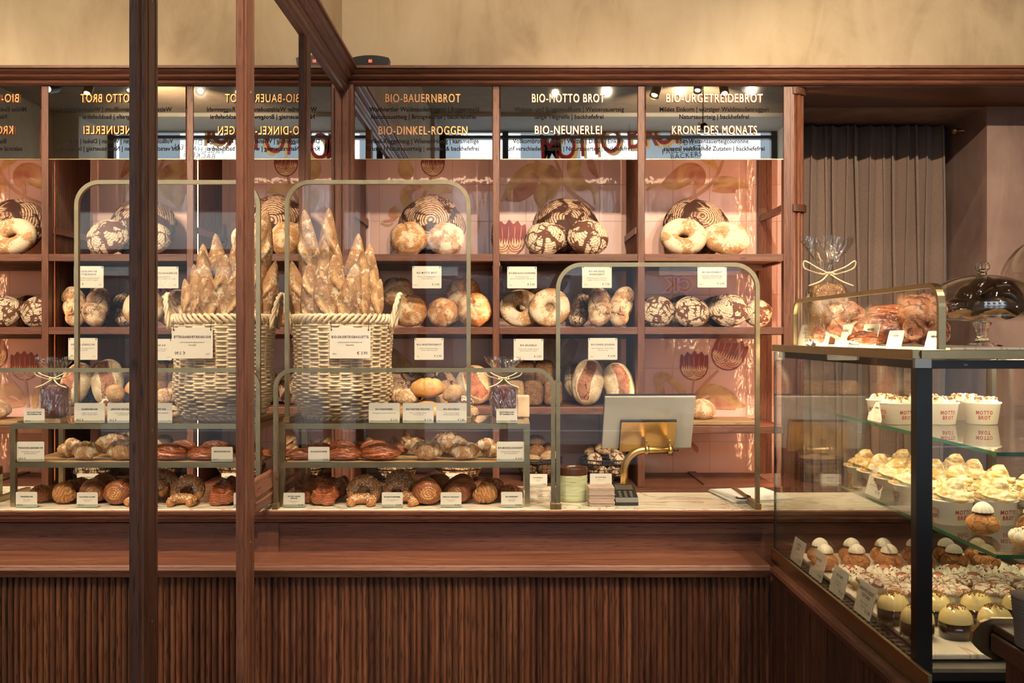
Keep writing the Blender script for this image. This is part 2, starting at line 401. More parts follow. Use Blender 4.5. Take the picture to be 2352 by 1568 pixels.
# lettering on the window: reads from the street, so it runs backwards seen from inside
def flipx(mb): mb.v = [(-a, -b, c) for a, b, c in mb.v]; return mb
d = 2*YF-yw
cx = PX(1405, d); cz = PZ(318, d)
def winletters(s, px, py, size, sx, dz=0, mat='window_red', y=0.0, rot=0, name='window_lettering', dx=0):
    vs, fs = text_mb(s, size, ext=.002, sx=sx, spacing=1.12, offset=.005 if size > .2 else 0)
    x0, z0 = PX(px, d), PZ(py, d)
    c, sn = math.cos(rot), math.sin(rot)
    # local reading direction as seen by the mirror: mirrored text faces the street (-Y)
    vv = [(x0+dx+a*c-cc*sn, yw-.012+y+b, z0+dz+a*sn+cc*c) for a, b, cc in vs]
    m = MB(); m.add(vv, fs); return m.build(name, M[mat], win)
for i, (ch, px, py) in enumerate((('M',1264,366),('O',1301,364),('T',1339,358),('T',1371,354),('O',1404,350),('B',1456,340),('R',1494,334),('O',1527,330),('T',1556,328))):
    winletters(ch, px+3, py+2, .42, .72, mat='vinyl_gold', y=-.007, dx=.018, dz=-.018, rot=.06)
    winletters(ch, px, py, .42, .72, rot=.06)
for s, px, py, r in (('DIE',1583,332,.10), ('FABELHAFTEN',1578,348,.12), ('BÄCKERS',1577,362,.10)):
    winletters(s, px, py, .085, .95, mat='ink', rot=r)
# street outside
m = MB(); m.box(-14, 16, -10.6, -10, 0, 9); fac = m.build('street_building', M['facade_pale']); tag(fac, 'pale grey building across the street seen in the menu mirrors', 'building')
for i in range(9):
    x = -9+i*2.3
    for z0, z1 in ((.4, 2.5), (3.6, 5.6), (6.6, 8.3)):
        wv = MB().box(x, x+1.15, -10.02, -9.96, z0, z1).build('building_window', M['facade_dark'], fac)
        MB().box(x-.09, x+1.24, -9.99, -9.9, z1+.02, z1+.16).build('window_lintel', M['facade_pale'], wv)
MB().box(-14, 16, -9.995, -9.97, 0, 2.95).build('shop_storey', M['facade_low'], fac)
MB().box(-14, 16, -10, -9.85, 2.95, 3.15).build('string_course', M['facade_pale'], fac)
m = MB(); m.box(-14, 16, -10, YG-.1, -.12, -.02); struct('ground_street', m, M['asphalt'])

# cornice moulding: profile (y, z); front plane projects .074
cz0, cz1 = PZ(190, 4.54), PZ(150, 4.53)
def cornice(front, depth):   # returns [(d, z)] where d = distance proud of the shelf face
    z = lambda t: cz0+(cz1-cz0)*t
    return [(.010, z(0)), (.018, z(.03)), (.026, z(.10)), (.030, z(.22)), (.022, z(.27)), (.034, z(.33)), (.046, z(.42)), (.050, z(.52)), (.044, z(.57)),
            (.052, z(.62)), (.062, z(.72)), (.066, z(.80)), (.060, z(.82)), (.074, z(.85)), (.074, z(1)), (-depth, z(1)), (-depth, z(0))]
m = MB(); m.prism([(YF-a, z) for a, z in cornice(0, .40)], 'x', MX, XR)
struct('trim_1', m, M['oak_x'])
# soffit over the niche, and frieze behind the cornice
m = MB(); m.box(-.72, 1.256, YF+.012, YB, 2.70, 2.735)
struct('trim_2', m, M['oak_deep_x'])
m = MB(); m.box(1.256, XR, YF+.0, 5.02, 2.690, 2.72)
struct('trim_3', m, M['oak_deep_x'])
# ---- mirrored wall on the left
wm = thing('wall_mirror', 'full height mirror in dark oak frame covering the left wall', 'mirror', (MX, 2.8, 0))
MB().box(MX-.012, MX, 1.0, YF+.0, .0, 2.69).build('mirror_panel', M['mirror_glass'], wm)
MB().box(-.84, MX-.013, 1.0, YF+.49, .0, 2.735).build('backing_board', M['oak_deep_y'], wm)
for y1, y2 in ((1.16, 1.27), (2.044, 2.153), (2.844, 2.960), (3.690, 3.793)):
    m = MB()
    pr = [(MX, y1), (MX+.009, y1), (MX+.011, y1+.012), (MX+.015, y1+.014), (MX+.017, y1+.030), (MX+.013, y1+.034), (MX+.017, y1+.038), (MX+.017, y2-.038), (MX+.013, y2-.034), (MX+.017, y2-.030), (MX+.015, y2-.014), (MX+.011, y2-.012), (MX+.009, y2), (MX, y2)]
    m.prism(pr[::-1], 'z', 0, 2.69); po = m.build('frame_post', M['oak_z'], wm)
    for z in (.95, 1.35, 2.25): MB().blob(lambda v, z=z: (MX+.017+v.x*.002, y1+.055+v.y*.004, z+v.z*.004), 10, 6).build('screw_head', M['steel'], po)
m = MB(); m.prism([(MX+a, z) for a, z in [(0, 2.655), (.012, 2.655), (.016, 2.668), (.024, 2.672), (.026, 2.69)]+[(p[0], p[1]) for p in cornice(0, .0)[1:-2]]+[(0, cz1)]], 'y', 1.0, YF-.0)
struct('trim_4', m, M['oak_y'])
m = MB(); m.prism([(MX, 1.02), (MX+.014, 1.02), (MX+.018, 1.05), (MX+.012, 1.06), (MX+.018, 1.07), (MX+.010, 1.115), (MX, 1.12)], 'y', 2.96, 3.66)
struct('trim_5', m, M['oak_y'])

# ---------------------------------------------------------------- bread shelf
SZ = {1: PZ(583, YF), 2: PZ(751, YF), 3: PZ(935, YF), 4: PZ(979, YF)}
th = .033
BCZ = .850   # worktop below the shelf
shelf = thing('bread_shelf', 'tall oak bread shelf with three bays against the tiled wall', 'shelf', (.25, YF, 0))
UP = [(-.768, PX(813, YF)), (PX(1132, YF), PX(1147, YF)), (PX(1465, YF), PX(1481, YF)), (PX(1800, YF), PX(1816, YF))]
for i, (x0, x1) in enumerate(UP):
    m = MB()
    if i == 0:
        m.box(x0, x1, YF-.02, YF+.03, BCZ+.001, 2.70, .002); m.box(x0, x0+.030, YF-.032, YF-.02, BCZ+.001, 2.68, .004); m.box(x0+.036, x1-.003, YF-.027, YF-.02, BCZ+.001, 2.68, .003)
    else: m.box(x0, x1, YF, YF+.041, BCZ+.001, 2.70, .002)
    up = m.build('upright', M['oak_z'], shelf)
    if i < 3:
        m = MB(); xp0, xp1 = (x0+.02, x1-.012) if i == 0 else (x0+.008, x1-.006)
        m.box(xp0, xp1, YF+.045, YB-.03, BCZ, 2.70); 
        if i:
            for k in range(22):   # fluted face
                y = YF+.06+k*.019; m.tube([(xp0, y, BCZ), (xp0, y, 2.70)], .0085, 8)
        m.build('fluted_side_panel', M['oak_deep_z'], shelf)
        if i:
            MB().box(xp0-.014, xp0-.002, YF+.05, YB-.01, 2.02, 2.05).build('side_rail', M['oak_y'], shelf)
        else:
            MB().box(xp1, xp1+.012, YF+.05, YB-.01, 2.10, 2.135).build('side_rail', M['oak_y'], shelf)
    if i:
        l = MB().box(x0+.0008+max(0, x0)*.031/4.641, x0+.0045+max(0, x0)*.031/4.641, YF+.058, YF+.072, BCZ+.02, 2.36).build('led_strip', M['led_strip'], shelf); l['label'] = 'glowing warm light strip behind the upright'
# open right end: back post and rails
x0, x1 = PX(1740, YB-.02), PX(1758, YB-.02)
MB().box(x0, x1, YB-.045, YB-.006, BCZ, 2.70).build('back_post', M['oak_z'], shelf)
MB().box(x1+.005, x1+.03, YB-.03, YB-.006, BCZ, 2.70).build('back_post', M['oak_z'], shelf)
for z in (PZ(504, YB), SZ[1]-.02, SZ[2]-.02, SZ[4]-.02):
    MB().box(UP[3][0]+.004, UP[3][0]+.022, YF+.06, YB-.02, z-.016, z+.016).build('end_rail', M['oak_y'], shelf)
MB().box(x1, UP[3][1], YB-.03, YB-.012, PZ(512, YB), PZ(497, YB)).build('end_rail', M['oak_x'], shelf)
bays = [(UP[0][1], UP[1][0]), (UP[1][1], UP[2][0]), (UP[2][1], UP[3][0])]
for b, (a, c) in enumerate(bays):
    for k in (1, 2, 3 if b < 2 else 4):
        x_end = c if b < 2 else c+.0
        z = SZ[k]; bd = MB().box(a, x_end, YF+.001, YF+.03, z-th, z, .002).box(a, x_end, YF+.03, YB-.04, z-.024, z-.001).build('shelf_board', M['oak_x'], shelf)
        MB().box(a+.01, x_end-.01, YF+.35, YF+.375, z-.055, z-.0245).build('batten', M['oak_deep_x'], shelf)
m = MB(); m.box(UP[0][1], UP[3][1], YF+.015, YF+.04, 2.695, 2.70); m.build('head_rail', M['oak_x'], shelf)
for a, c in bays:  # unseen strips added to brighten the upper tiles of each bay
    l = MB().box(a+.02, c-.02, YF+.016, YF+.022, 2.405, 2.420).build('led_strip', M['led_strip_added'], shelf); l['label'] = 'added hidden light strip behind the menu mirror, brightening the tiles'
# quarter-round fluted pilaster at the right end of the shelf
pil = thing('corner_pilaster', 'rounded oak pilaster with vertical rods and a ring band beside the curtain', 'pilaster', (PX(1835, YF), YF, 0))
xa, xb = PX(1816, YF), PX(1852, YF)
MB().box(xa, xa+.016, YF+.002, YF+.05, .0, 2.69).build('stile', M['oak_z'], pil)
R = xb-xa-.012
for k, a in enumerate((0.08, .52, .98, 1.5)):
    x = xa+.014+R*math.sin(a)*.92; y = YF+.012+R*(1-math.cos(a)); m = MB().tube([(x, y, 0), (x, y, 2.655)], .0105, 14); m.build('rod', M['oak_z'], pil)
def qarc(r0, r1, z0, z1):
    m = MB(); n = 10; cxx, cyy = xa+.01, YF+.012+R; pr = []
    for k in range(n+1):
        a = -PI/2+PI/2*k/n; pr.append((cxx+r1*math.cos(a), cyy+r1*math.sin(a)))
    for k in range(n, -1, -1):
        a = -PI/2+PI/2*k/n; pr.append((cxx+r0*math.cos(a), cyy+r0*math.sin(a)))
    m.prism(pr, 'z', z0, z1); return m
qarc(R-.02, R+.021, PZ(485, YF), PZ(469, YF)).build('ring_band', M['oak_deep_x'], pil)
qarc(R-.05, R+.018, 2.658, 2.689).build('capital', M['oak_deep_x'], pil)
MB().box(xb+.0, xb+.012, YF+.10, 5.0, 0, 2.69).build('back_stile', M['oak_deep_z'], pil)
MB().box(xa+.030, xa+.036, YF+.085, YF+.091, .3, 2.62).build('led_strip', M['led_strip'], pil)

# menu mirrors with lettering
def heading(mb_back, mb_front, s, x, z, wpx, hpx):
    wm_, hm = wpx*YF/F, hpx*YF/F
    vs, fs = text_mb(s, 1.0, ext=0, spacing=1.15)
    xs = [v[0] for v in vs]; zs = [v[2] for v in vs]; kx = wm_/(max(xs)-min(xs)); kz = hm/(max(zs)-min(zs)); c0 = (max(xs)+min(xs))/2; z0 = min(zs)
    vs, fs = text_mb(s, 1.0, ext=.018, spacing=1.15)
    q = lambda dy, dx, dz: [((a-c0)*kx+x+dx, YF-.003-dy+b*.12, (c-z0)*kz+z+dz) for a, b, c in vs]
    mb_back.add(q(.001, .0012, -.0016), fs); mb_front.add(q(.007, 0, 0), fs)
menus = [
 ((PX(815, YF), PX(1131, YF)), [('BIO-BAUERNBROT', 972, 236, 171, 19), ('BIO-DINKEL-ROGGEN', 972, 310, 203, 19)],
  [('Waldviertler Waldstaudenroggen | Roggenmehl', 974, 256, 252), ('Natursauerteig | Brotgewürze | backhefefrei', 973, 273, 240), ('Dinkel-Roggenteig | Wiener Honig | karamellige', 971, 329, 258), ('Kruste | Natursauerteig | weizen- & backhefefrei', 971, 346, 258)],
  'wall mounted menu mirror headed BIO-BAUERNBROT, at the left corner'),
 ((PX(1149, YF), PX(1464, YF)), [('BIO-MOTTO BROT', 1305, 236, 166, 19), ('BIO-NEUNERLEI', 1305, 309, 153, 19)],
  [('Weizen- und Roggenvollkorn | Weizensauerteig', 1307, 256, 252), ('lange Teigreife | backhefefrei', 1307, 273, 158), ('Vollkornbrot | Roggen | Weizen | Dinkel | Einkorn', 1306, 329, 256), ('fünf verschiedene Saaten | Natursauerteig | backhefefrei', 1306, 346, 288)],
  'menu mirror headed BIO-MOTTO BROT above the middle bay'),
 ((PX(1483, YF), PX(1799, YF)), [('BIO-URGETREIDEBROT', 1640, 236, 220, 19), ('KRONE DES MONATS', 1640, 309, 194, 19)],
  [('Mildes Einkorn | würziger Waldstaudenroggen', 1640, 256, 250), ('Natursauerteig | backhefefrei', 1640, 273, 160), ('Bio-Weizensauerteigcouronne', 1640, 329, 158), ('saisonal wechselnde Zutaten | backhefefrei', 1640, 346, 232)],
  'menu mirror headed BIO-URGETREIDEBROT above the right bay'),
]
for (x0, x1), heads, lines, lab in menus:
    t = MB().box(x0+.001, x1-.001, YF-.002, YF+.006, PZ(365, YF), PZ(199, YF)).build('menu_mirror', M['sign_mirror'])
    tag(t, lab, 'menu sign', 'menu mirrors above the shelf')
    fr = MB().box(x0+.001, x1-.001, YF-.004, YF+.010, PZ(366.5, YF), PZ(365, YF)).build('bottom_edge', M['brass'], t)
    for s, px, py, wpx, hpx in heads:
        b1, b2 = MB(), MB(); heading(b1, b2, s, PX(px, YF), PZ(py, YF), wpx, hpx)
        h = b2.build('heading_lettering', M['gold_letter'], t); h['label'] = 'raised gold capitals'
        b1.build('heading_shadow', M['letter_red'], h)
    mm = MB()
    for li, (s, px, py, wpx) in enumerate(lines):
        if li == 2: mm.build('small_lettering', M['ink'], t); mm = MB()
        vs, fs = text_mb(s, .0285, ext=.0002, spacing=1.0, offset=.0006)
        xs = [v[0] for v in vs]; k = wpx*YF/F/(max(xs)-min(xs)); c0 = (max(xs)+min(xs))/2
        mm.add([((a-c0)*k+PX(px, YF), b+YF-.0024, c+PZ(py, YF)) for a, b, c in vs], fs)
    mm.build('small_lettering', M['ink'], t)

# painted flowers on the tiles -------------------------------------------------
PY = YB-.0022
def cat(pts, n=8):
    out = []
    p = [pts[0]]+list(pts)+[pts[-1]]
    for i in range(1, len(p)-2):
        for k in range(n):
            t = k/n; a, b, c, d_ = p[i-1], p[i], p[i+1], p[i+2]
            out.append(tuple(.5*((2*b[j])+(-a[j]+c[j])*t+(2*a[j]-5*b[j]+4*c[j]-d_[j])*t*t+(-a[j]+3*b[j]-3*c[j]+d_[j])*t**3) for j in range(len(b))))
    out.append(tuple(pts[-1])); return out
lift = [0]
def ribbon(mb, pts, mi):   # pts (px, py, halfwidth px)
    mb.mi = mi; lift[0] += 1; y = PY-.00003*lift[0]
    q = cat(pts); vs = []
    for i, (x, yy, wd) in enumerate(q):
        a = q[max(i-1, 0)]; b = q[min(i+1, len(q)-1)]; dx, dy = b[0]-a[0], b[1]-a[1]; L = math.hypot(dx, dy) or 1
        nx, ny = -dy/L, dx/L
        for s in (-1, 1):
            v = P(x+nx*wd*s, yy+ny*wd*s, y); vs.append(v)
    fs = [(2*i, 2*i+2, 2*i+3, 2*i+1) for i in range(len(q)-1)]
    mb.add(vs, fs)
def poly(mb, pts, mi):
    mb.mi = mi; lift[0] += 1; y = PY-.00003*lift[0]
    mb.add([P(x, yy, y) for x, yy in pts], [tuple(range(len(pts)))])
def tulip(mb, cx, cy, w, h, ang=0):
    c, s = math.cos(ang), math.sin(ang); rg = random.Random(int(cx))
    R_ = lambda pts: [(cx+(x*c-y*s)*w, cy+(x*s+y*c)*h) for x, y in pts]
    poly(mb, cat(R_([(-.50,-.05),(-.47,.22),(-.28,.44),(0,.53),(.28,.44),(.46,.22),(.50,-.05),(.2,-.15),(-.2,-.15),(-.50,-.05)]), 4)[:-1], 3)
    for q in (-1, 1):        # concentric red lines on the cream lower half
        for r in (.10, .17, .24):
            ribbon(mb, [(*R_([(q*.20+r*math.cos(t), .16+r*.95*math.sin(t))])[0], w*.011) for t in (.1, .7, 1.3, 1.9, 2.5, 3.0)], 2)
    ribbon(mb, [(*R_([(-.50+abs(t)*0, .0)])[0], w*.02) if t == 0 else (*R_([(-.5*math.cos(t), .52*math.sin(t))])[0], w*.022) for t in (0, .5, 1.0, 1.57, 2.1, 2.6, 3.1)], 2)
    top = [(-.5,-.20),(-.46,-.44),(-.34,-.36),(-.24,-.52),(-.10,-.42),(.02,-.56),(.14,-.43),(.27,-.53),(.38,-.38),(.50,-.42),(.52,-.12),(.50,.10)]
    jag = []
    for k in range(13): x = .46-.92*k/12; jag += [(x, .22-.30*abs(x)+rg.uniform(-.03, .06)), (x-.035, -.02+rg.uniform(-.05, .05))]
    poly(mb, cat(R_(top), 3)+R_(jag+[(-.50, .10)]), 2)
    for k in range(5): x = -.36+k*.18; ribbon(mb, [(*R_([(x*1.05, -.36)])[0], w*.006), (*R_([(x, -.12)])[0], w*.012), (*R_([(x*.9, .08)])[0], w*.004)], 4)
PM = [M['paint_leaf'], M['paint_stem'], M['paint_red'], M['paint_cream'], M['paint_leaf_rust']]
# bay 1
lift[0] = 0
m = MB()
ribbon(m, [(992,395,3),(985,425,4),(968,460,4),(955,500,3)], 1)
tulip(m, 994, 372, 54, 62)
ribbon(m, [(936,360,6),(930,380,16),(935,400,17),(940,412,4)], 0); ribbon(m, [(968,428,2),(990,432,10),(1015,434,11),(1038,442,2)], 0)
ribbon(m, [(968,428,3),(950,430,9),(935,424,3)], 4); ribbon(m, [(945,432,10),(932,446,14),(938,470,12),(958,482,3)], 0)
ribbon(m, [(916,480,12),(905,492,14),(900,505,5),(880,508,2)], 4); ribbon(m, [(875,512,2),(890,517,3),(904,512,1)], 1)
ribbon(m, [(862,790,10),(885,812,22),(925,838,18),(960,850,2)], 0); ribbon(m, [(955,845,3),(985,860,4),(1000,900,4)], 1)
m.build('painted_tulip', PM, tilewall)
# bay 2
lift[0] = 0
m = MB()
ribbon(m, [(1228,368,3),(1262,388,4),(1290,410,5),(1310,440,5),(1345,468,6),(1366,482,3)], 1); ribbon(m, [(1275,366,3),(1285,390,4),(1292,412,4)], 1)
ribbon(m, [(1288,410,3),(1262,396,18),(1225,398,24),(1190,420,20),(1152,462,2)], 0); ribbon(m, [(1290,415,3),(1268,428,20),(1246,448,22),(1240,480,2)], 0)
ribbon(m, [(1230,400,8),(1215,425,20),(1190,448,16),(1160,458,3)], 4)
ribbon(m, [(1322,360,16),(1318,390,16),(1330,412,12),(1345,420,3)], 0); ribbon(m, [(1354,362,7),(1360,385,9),(1373,408,3)], 4)
ribbon(m, [(1292,412,4),(1325,425,13),(1350,428,8),(1362,440,4),(1366,470,2)], 0)
tulip(m, 1168, 548, 78, 78); ribbon(m, [(1166,575,3),(1168,600,3)], 1)
ribbon(m, [(1300,620,14),(1285,650,18),(1262,690,10),(1250,740,3)], 4); ribbon(m, [(1345,640,8),(1350,670,12),(1340,720,3)], 0)
ribbon(m, [(1290,770,14),(1270,795,20),(1285,830,12),(1325,850,3)], 0); ribbon(m, [(1320,780,10),(1308,805,16),(1300,850,5)], 4); ribbon(m, [(1270,840,3),(1320,850,4),(1345,860,3)], 1)
m.build('painted_tulip', PM, tilewall)
# bay 3
lift[0] = 0
m = MB()
ribbon(m, [(1663,360,3),(1650,395,4),(1630,425,4),(1600,448,4),(1560,465,3),(1550,470,2)], 1); ribbon(m, [(1597,428,4),(1596,450,3),(1612,468,3)], 1)
ribbon(m, [(1612,362,6),(1632,372,10),(1650,390,2)], 0)
ribbon(m, [(1518,425,2),(1545,410,12),(1575,392,17),(1600,396,18),(1606,415,14),(1597,432,5)], 4)
ribbon(m, [(1484,437,2),(1500,428,5),(1516,424,2),(1545,428,8),(1575,420,7),(1600,405,3)], 0)
ribbon(m, [(1638,432,2),(1655,420,14),(1680,422,16),(1705,425,8),(1718,432,2)], 0); ribbon(m, [(1636,438,2),(1660,436,8),(1690,438,5)], 4)
tulip(m, 1594, 840, 64, 62); tulip(m, 1673, 812, 76, 72, .35)
ribbon(m, [(1594,870,3),(1590,900,3),(1585,935,3)], 1); ribbon(m, [(1650,850,3),(1620,880,4),(1592,915,4)], 1)
ribbon(m, [(1520,905,8),(1512,870,10),(1525,862,8),(1550,880,9),(1568,905,9),(1572,940,4)], 0)
ribbon(m, [(1592,925,3),(1625,895,12),(1660,905,17),(1690,925,12),(1712,932,2)], 0); ribbon(m, [(1596,930,3),(1640,925,14),(1690,938,3)], 4)
ribbon(m, [(1588,1015,2),(1598,1030,6),(1602,1040,1)], 4)
m.build('painted_tulip', PM, tilewall)

# ---------------------------------------------------------------- worktop behind the counter, with slats
bw = thing('back_worktop', 'low slatted oak worktop running under the bread shelf', 'worktop', (.3, 4.9, 0))
m = MB()
for k in range(8): m.box(-.72, 1.24, YF+.10+k*.05, YF+.10+k*.05+.042, BCZ-.02, BCZ)
m.box(-.766, 1.24, YF-.0, YF+.098, BCZ-.025, BCZ); m.build('slatted_top', M['oak_x'], bw)
MB().box(-.766, 1.24, YF+.03, YB-.01, 0, BCZ-.03).build('carcass', M['oak_deep_x'], bw)
MB().box(.90, .94, YF+.06, YB-.02, BCZ, BCZ+.008).build('cross_slat', M['oak_y'], bw)

# ---------------------------------------------------------------- service counter
MZ = 1.0; LZ = .863; XL = .775
ct = thing('service_counter', 'oak service counter with fluted front, ledge and marble top', 'counter', (0, 3.3, 0))
def fluted(mb, axis, a, b, fixed, z0, z1, pitch=.018, r=.0085, sgn=-1):
    n = int((b-a)/pitch); seg = 6
    for k in range(n):
        c = a+(k+.5)*pitch; pr = []
        for j in range(seg+1):
            t = PI*j/seg; pr.append((c-r*math.cos(t), fixed+sgn*r*math.sin(t)) if axis == 'x' else (fixed+sgn*r*math.sin(t), c-r*math.cos(t)))
        if axis == 'y': pr = pr[::-1]
        nn = len(pr); vs = [(p[0], p[1], z0) for p in pr]+[(p[0], p[1], z1) for p in pr]
        mb.add(vs, [(i, i+1, nn+i+1, nn+i) for i in range(nn-1)], True)
m = MB(); m.box(MX, XL+.02, 3.003, 3.02, 0, LZ-.034); fluted(m, 'x', MX, XL+.01, 3.003, 0, LZ-.034); m.build('fluted_panel', M['oak_flute_x'], ct)
pr = [(2.980, LZ-.034), (2.976, LZ-.022), (2.974, LZ-.018), (2.972, LZ-.012), (2.976, LZ-.004), (2.984, LZ-.003), (2.986, LZ), (3.20, LZ), (3.20, LZ-.034)]
m = MB(); m.prism(pr, 'x', MX, XL); m.build('ledge', M['oak_x'], ct)
m = MB(); m.box(-.735, 1.50, 3.190, 3.22, LZ-.2, .918); m.box(-.735, 1.50, 3.184, 3.22, .918, .952); m.box(MX, -.735, 3.175, 3.22, LZ, .955); m.build('riser_panel', M['oak_x'], ct)
pr = [(3.182, .955), (3.160, .960), (3.156, .968), (3.146, .972), (3.144, .982), (3.140, .986), (3.138, .996), (3.146, .999), (3.22, .999), (3.22, .955)]
m = MB(); m.prism(pr, 'x', MX, 1.50); m.build('nosing', M['oak_x'], ct)
m = MB(); m.box(MX+.001, 1.50, 3.149, 3.50, .985, MZ, .002); m.box(MX, .42, 3.50, 3.64, .985, MZ); m.build('marble_top', M['marble'], ct)
m = MB(); m.box(MX+.001, .79, 3.22, 3.62, 0, .984); m.build('carcass', M['oak_deep_x'], ct)
m = MB(); m.box(.43, .78, 3.51, 3.66, .97, .988); m.build('service_flap', M['oak_deep_x'], ct)
# return leg towards the camera
dc = thing('display_counter', 'oak counter return with fluted side under the pastry display case', 'counter', (1.1, 2.4, 0))
m = MB(); m.box(XL+.018, XL+.03, 1.9, 3.0, 0, LZ-.034); fluted(m, 'y', 1.9, 3.0, XL+.018, 0, LZ-.034); m.build('fluted_panel', M['oak_flute_y'], dc)
pr = [(XL+.006-.0, LZ-.034), (XL-.002, LZ-.020), (XL-.006, LZ-.012), (XL-.002, LZ-.003), (XL+.004, LZ-.003), (XL+.006, LZ), (XL+.05, LZ), (XL+.05, LZ-.034)]
m = MB(); m.prism(pr, 'y', 1.9, 2.98); m.build('ledge', M['oak_y'], dc)
m = MB(); m.box(.793, .801, 1.90, 3.05, LZ, LZ+.042, .001); r_ = m.build('kick_rail', M['brass'], dc); r_['label'] = 'brass coloured kick rail'
m = MB(); m.box(.805, 1.50, 1.9, 2.97, 0, LZ-.03); m.build('carcass', M['oak_deep_y'], dc)

# curtain
cu = MB(); n = 260; x0c, x1c = 1.44, 2.34; cols = []
rg = random.Random(4); ph = 0; fr = []
for i in range(n+1):
    t = i/n; ph += .34+.26*noise.noise(Vector((t*11, 3, 0)))
    x = x0c+(x1c-x0c)*t+.010*math.sin(ph*2.0)
    y = 5.40+.040*math.sin(ph)*(.85+.7*noise.noise(Vector((t*9, 0, 5))))
    fr.append((x, y, ph))
nz = 14; vs = []
for j in range(nz+1):
    z = .3+(2.675-.3)*j/nz
    for x, y, p_ in fr:
        k = .75+.25*j/nz; vs.append((x+.012*math.sin(z*2.1+p_*.4), 5.40+(y-5.40)*(1.25-.35*j/nz)+.008*noise.noise(Vector((x*5, z*1.3, 0))), z))
cu.add(vs, [(j*(n+1)+i, j*(n+1)+i+1, (j+1)*(n+1)+i+1, (j+1)*(n+1)+i) for j in range(nz) for i in range(n)], True)
o = cu.build('curtain', M['linen']); tag(o, 'floor length pleated grey-brown curtain hanging in the niche at right', 'curtain')
md = o.modifiers.new('s', 'SOLIDIFY'); md.thickness = .002
m = MB(); m.tube([(1.44, 5.455, 2.672), (2.38, 5.455, 2.672)], .008, 10); rd = m.build('curtain_rod', M['brass']); tag(rd, 'slim brass rod holding the niche curtain', 'curtain rod')
m = MB(); m.blob(lambda v: P(2193, 300, 5.25)+v*.018, 16, 10); m.tube([P(2193, 300, 5.25), P(2193, 300, 5.25)+Vector((.13, .0, 0))], .005, 8)
o = m.build('wall_hook', M['brass_bright'], org=P(2193, 300, 5.25)); tag(o, 'small shiny brass knob high on the right side of the niche', 'hook')

# speaker on the cornice
s0 = P(853, 147, 4.615); sp = thing('portable_speaker', 'small black portable speaker with red badge lying on the cornice', 'speaker', (s0.x, s0.y, cz1))
m = MB(); pr = []
for k in range(25):
    t = -1+2*k/24; pr.append((t*.085, .048+.012*(1-t*t)))
top = [(s0.x+a, cz1+b) for a, b in pr]; bot = [(s0.x+.078, cz1+.001), (s0.x-.078, cz1+.001)]
m.prism((top+bot)[::-1], 'y', s0.y-.035, s0.y+.035); m.build('body', M['black_plastic'], sp)
m = MB().box(s0.x-.012+.004, s0.x+.008, s0.y-.0375, s0.y-.035, cz1+.026, cz1+.040); bd = m.build('badge', M['red_badge'], sp)
m = addtext(MB(), 'JBL', s0.x-.002, s0.y-.0378, cz1+.0295, .009, sx=.9); m.build('badge_lettering', M['card'], bd)

# ---------------------------------------------------------------- ceiling spotlights (some seen in the menu mirrors, some added to brighten)
def spot(i, x, y, z, aim, power, lit=True, size=1.0, blend=.6):
    labs = ['spotlight']
    t = thing('ceiling_spotlight', SPL[i], 'spotlight', (x, y, CEIL), group='spotlights on the ceiling')
    dirv = (Vector(aim)-Vector((x, y, z))).normalized(); q = dirv.to_track_quat('-Z', 'Y')
    MB().tube([(x, y, CEIL), (x, y, z+.02)], .006, 8).build('stem', M['brass'], t)
    MB().lathe([(.035, -.012), (.035, 0)], (x, y, CEIL), 20).build('canopy', M['brass'], t)
    a = Vector((x, y, z))-dirv*.05; b = Vector((x, y, z))+dirv*.075
    m = MB().tube([a, b], .034, 20, caps=False); m.tube([a, a+dirv*.004], .034, 20)
    h = m.build('lamp_head', M['black_metal' if i % 2 else 'brass'], t)
    c = Vector((x, y, z))+dirv*.060
    MB().tube([c, c+dirv*.002], .022, 20).build('lamp_lens', M['lamp_face'], h)
    l = bpy.data.lights.new('spot', 'SPOT'); l.energy = power; l.color = WARM; l.spot_size = size; l.spot_blend = blend; l.shadow_soft_size = .012
    o = bpy.data.objects.new('spot_light', l); C.objects.link(o); o.parent = t; o.location = c+dirv*.012-Vector(t.location); o.rotation_euler = q.to_euler()
SPL = ['spotlight reflected at the upper left of the BIO-MOTTO BROT mirror', 'spotlight reflected just right of the BIO-MOTTO BROT heading', 'spotlight reflected at top left of the BIO-URGETREIDEBROT mirror',
       'spotlight reflected above the BIO-URGETREIDEBROT heading, second from left', 'spotlight reflected above the BIO-URGETREIDEBROT heading, third from left', 'spotlight reflected nearest the right end of the BIO-URGETREIDEBROT mirror',
       'spotlight near the left mirror wall, aimed at the baguette basket', 'spotlight over the pastry display case', 'added spotlight brightening the left half of the wall above the cornice', 'spotlight making the pool of light at the window arch', 'added spotlight brightening the left half of the service counter', 'added spotlight brightening the right half of the service counter', 'added spotlight brightening the right half of the wall above the cornice']
zz = CEIL-.30
def sx_(px, y): return (px-VX)*(2*YF-y)/F
SP = [(1277, 2.35, (0.0, 4.8, 1.2), 200), (1392, 1.95, (.55, 4.8, 1.6), 210), (1508, 2.2, (.20, 3.3, .9), 120), (1560, 1.6, (1.0, 4.9, 1.7), 200), (1662, 1.8, (1.5, 3.4, 1.3), 120), (1718, 2.2, (2.0, 5.3, 2.2), 260)]
for i, (px, y, aim, pw) in enumerate(SP): spot(i, sx_(px, y), y, 1.55+.0+((VY-203)*(2*YF-y)/F), aim, pw*.8)
spot(6, -.35, 2.3, 3.55, (-.52, 3.42, 1.55), 175, size=.75)
spot(7, 1.5, 1.2, 3.55, (1.1, 2.4, 1.2), 60)
spot(8, -.2, 3.25, 3.72, (-.1, 5.0, 3.0), 75, size=2.0, blend=1.0)  # added lamp out of view, brightens the upper wall at left
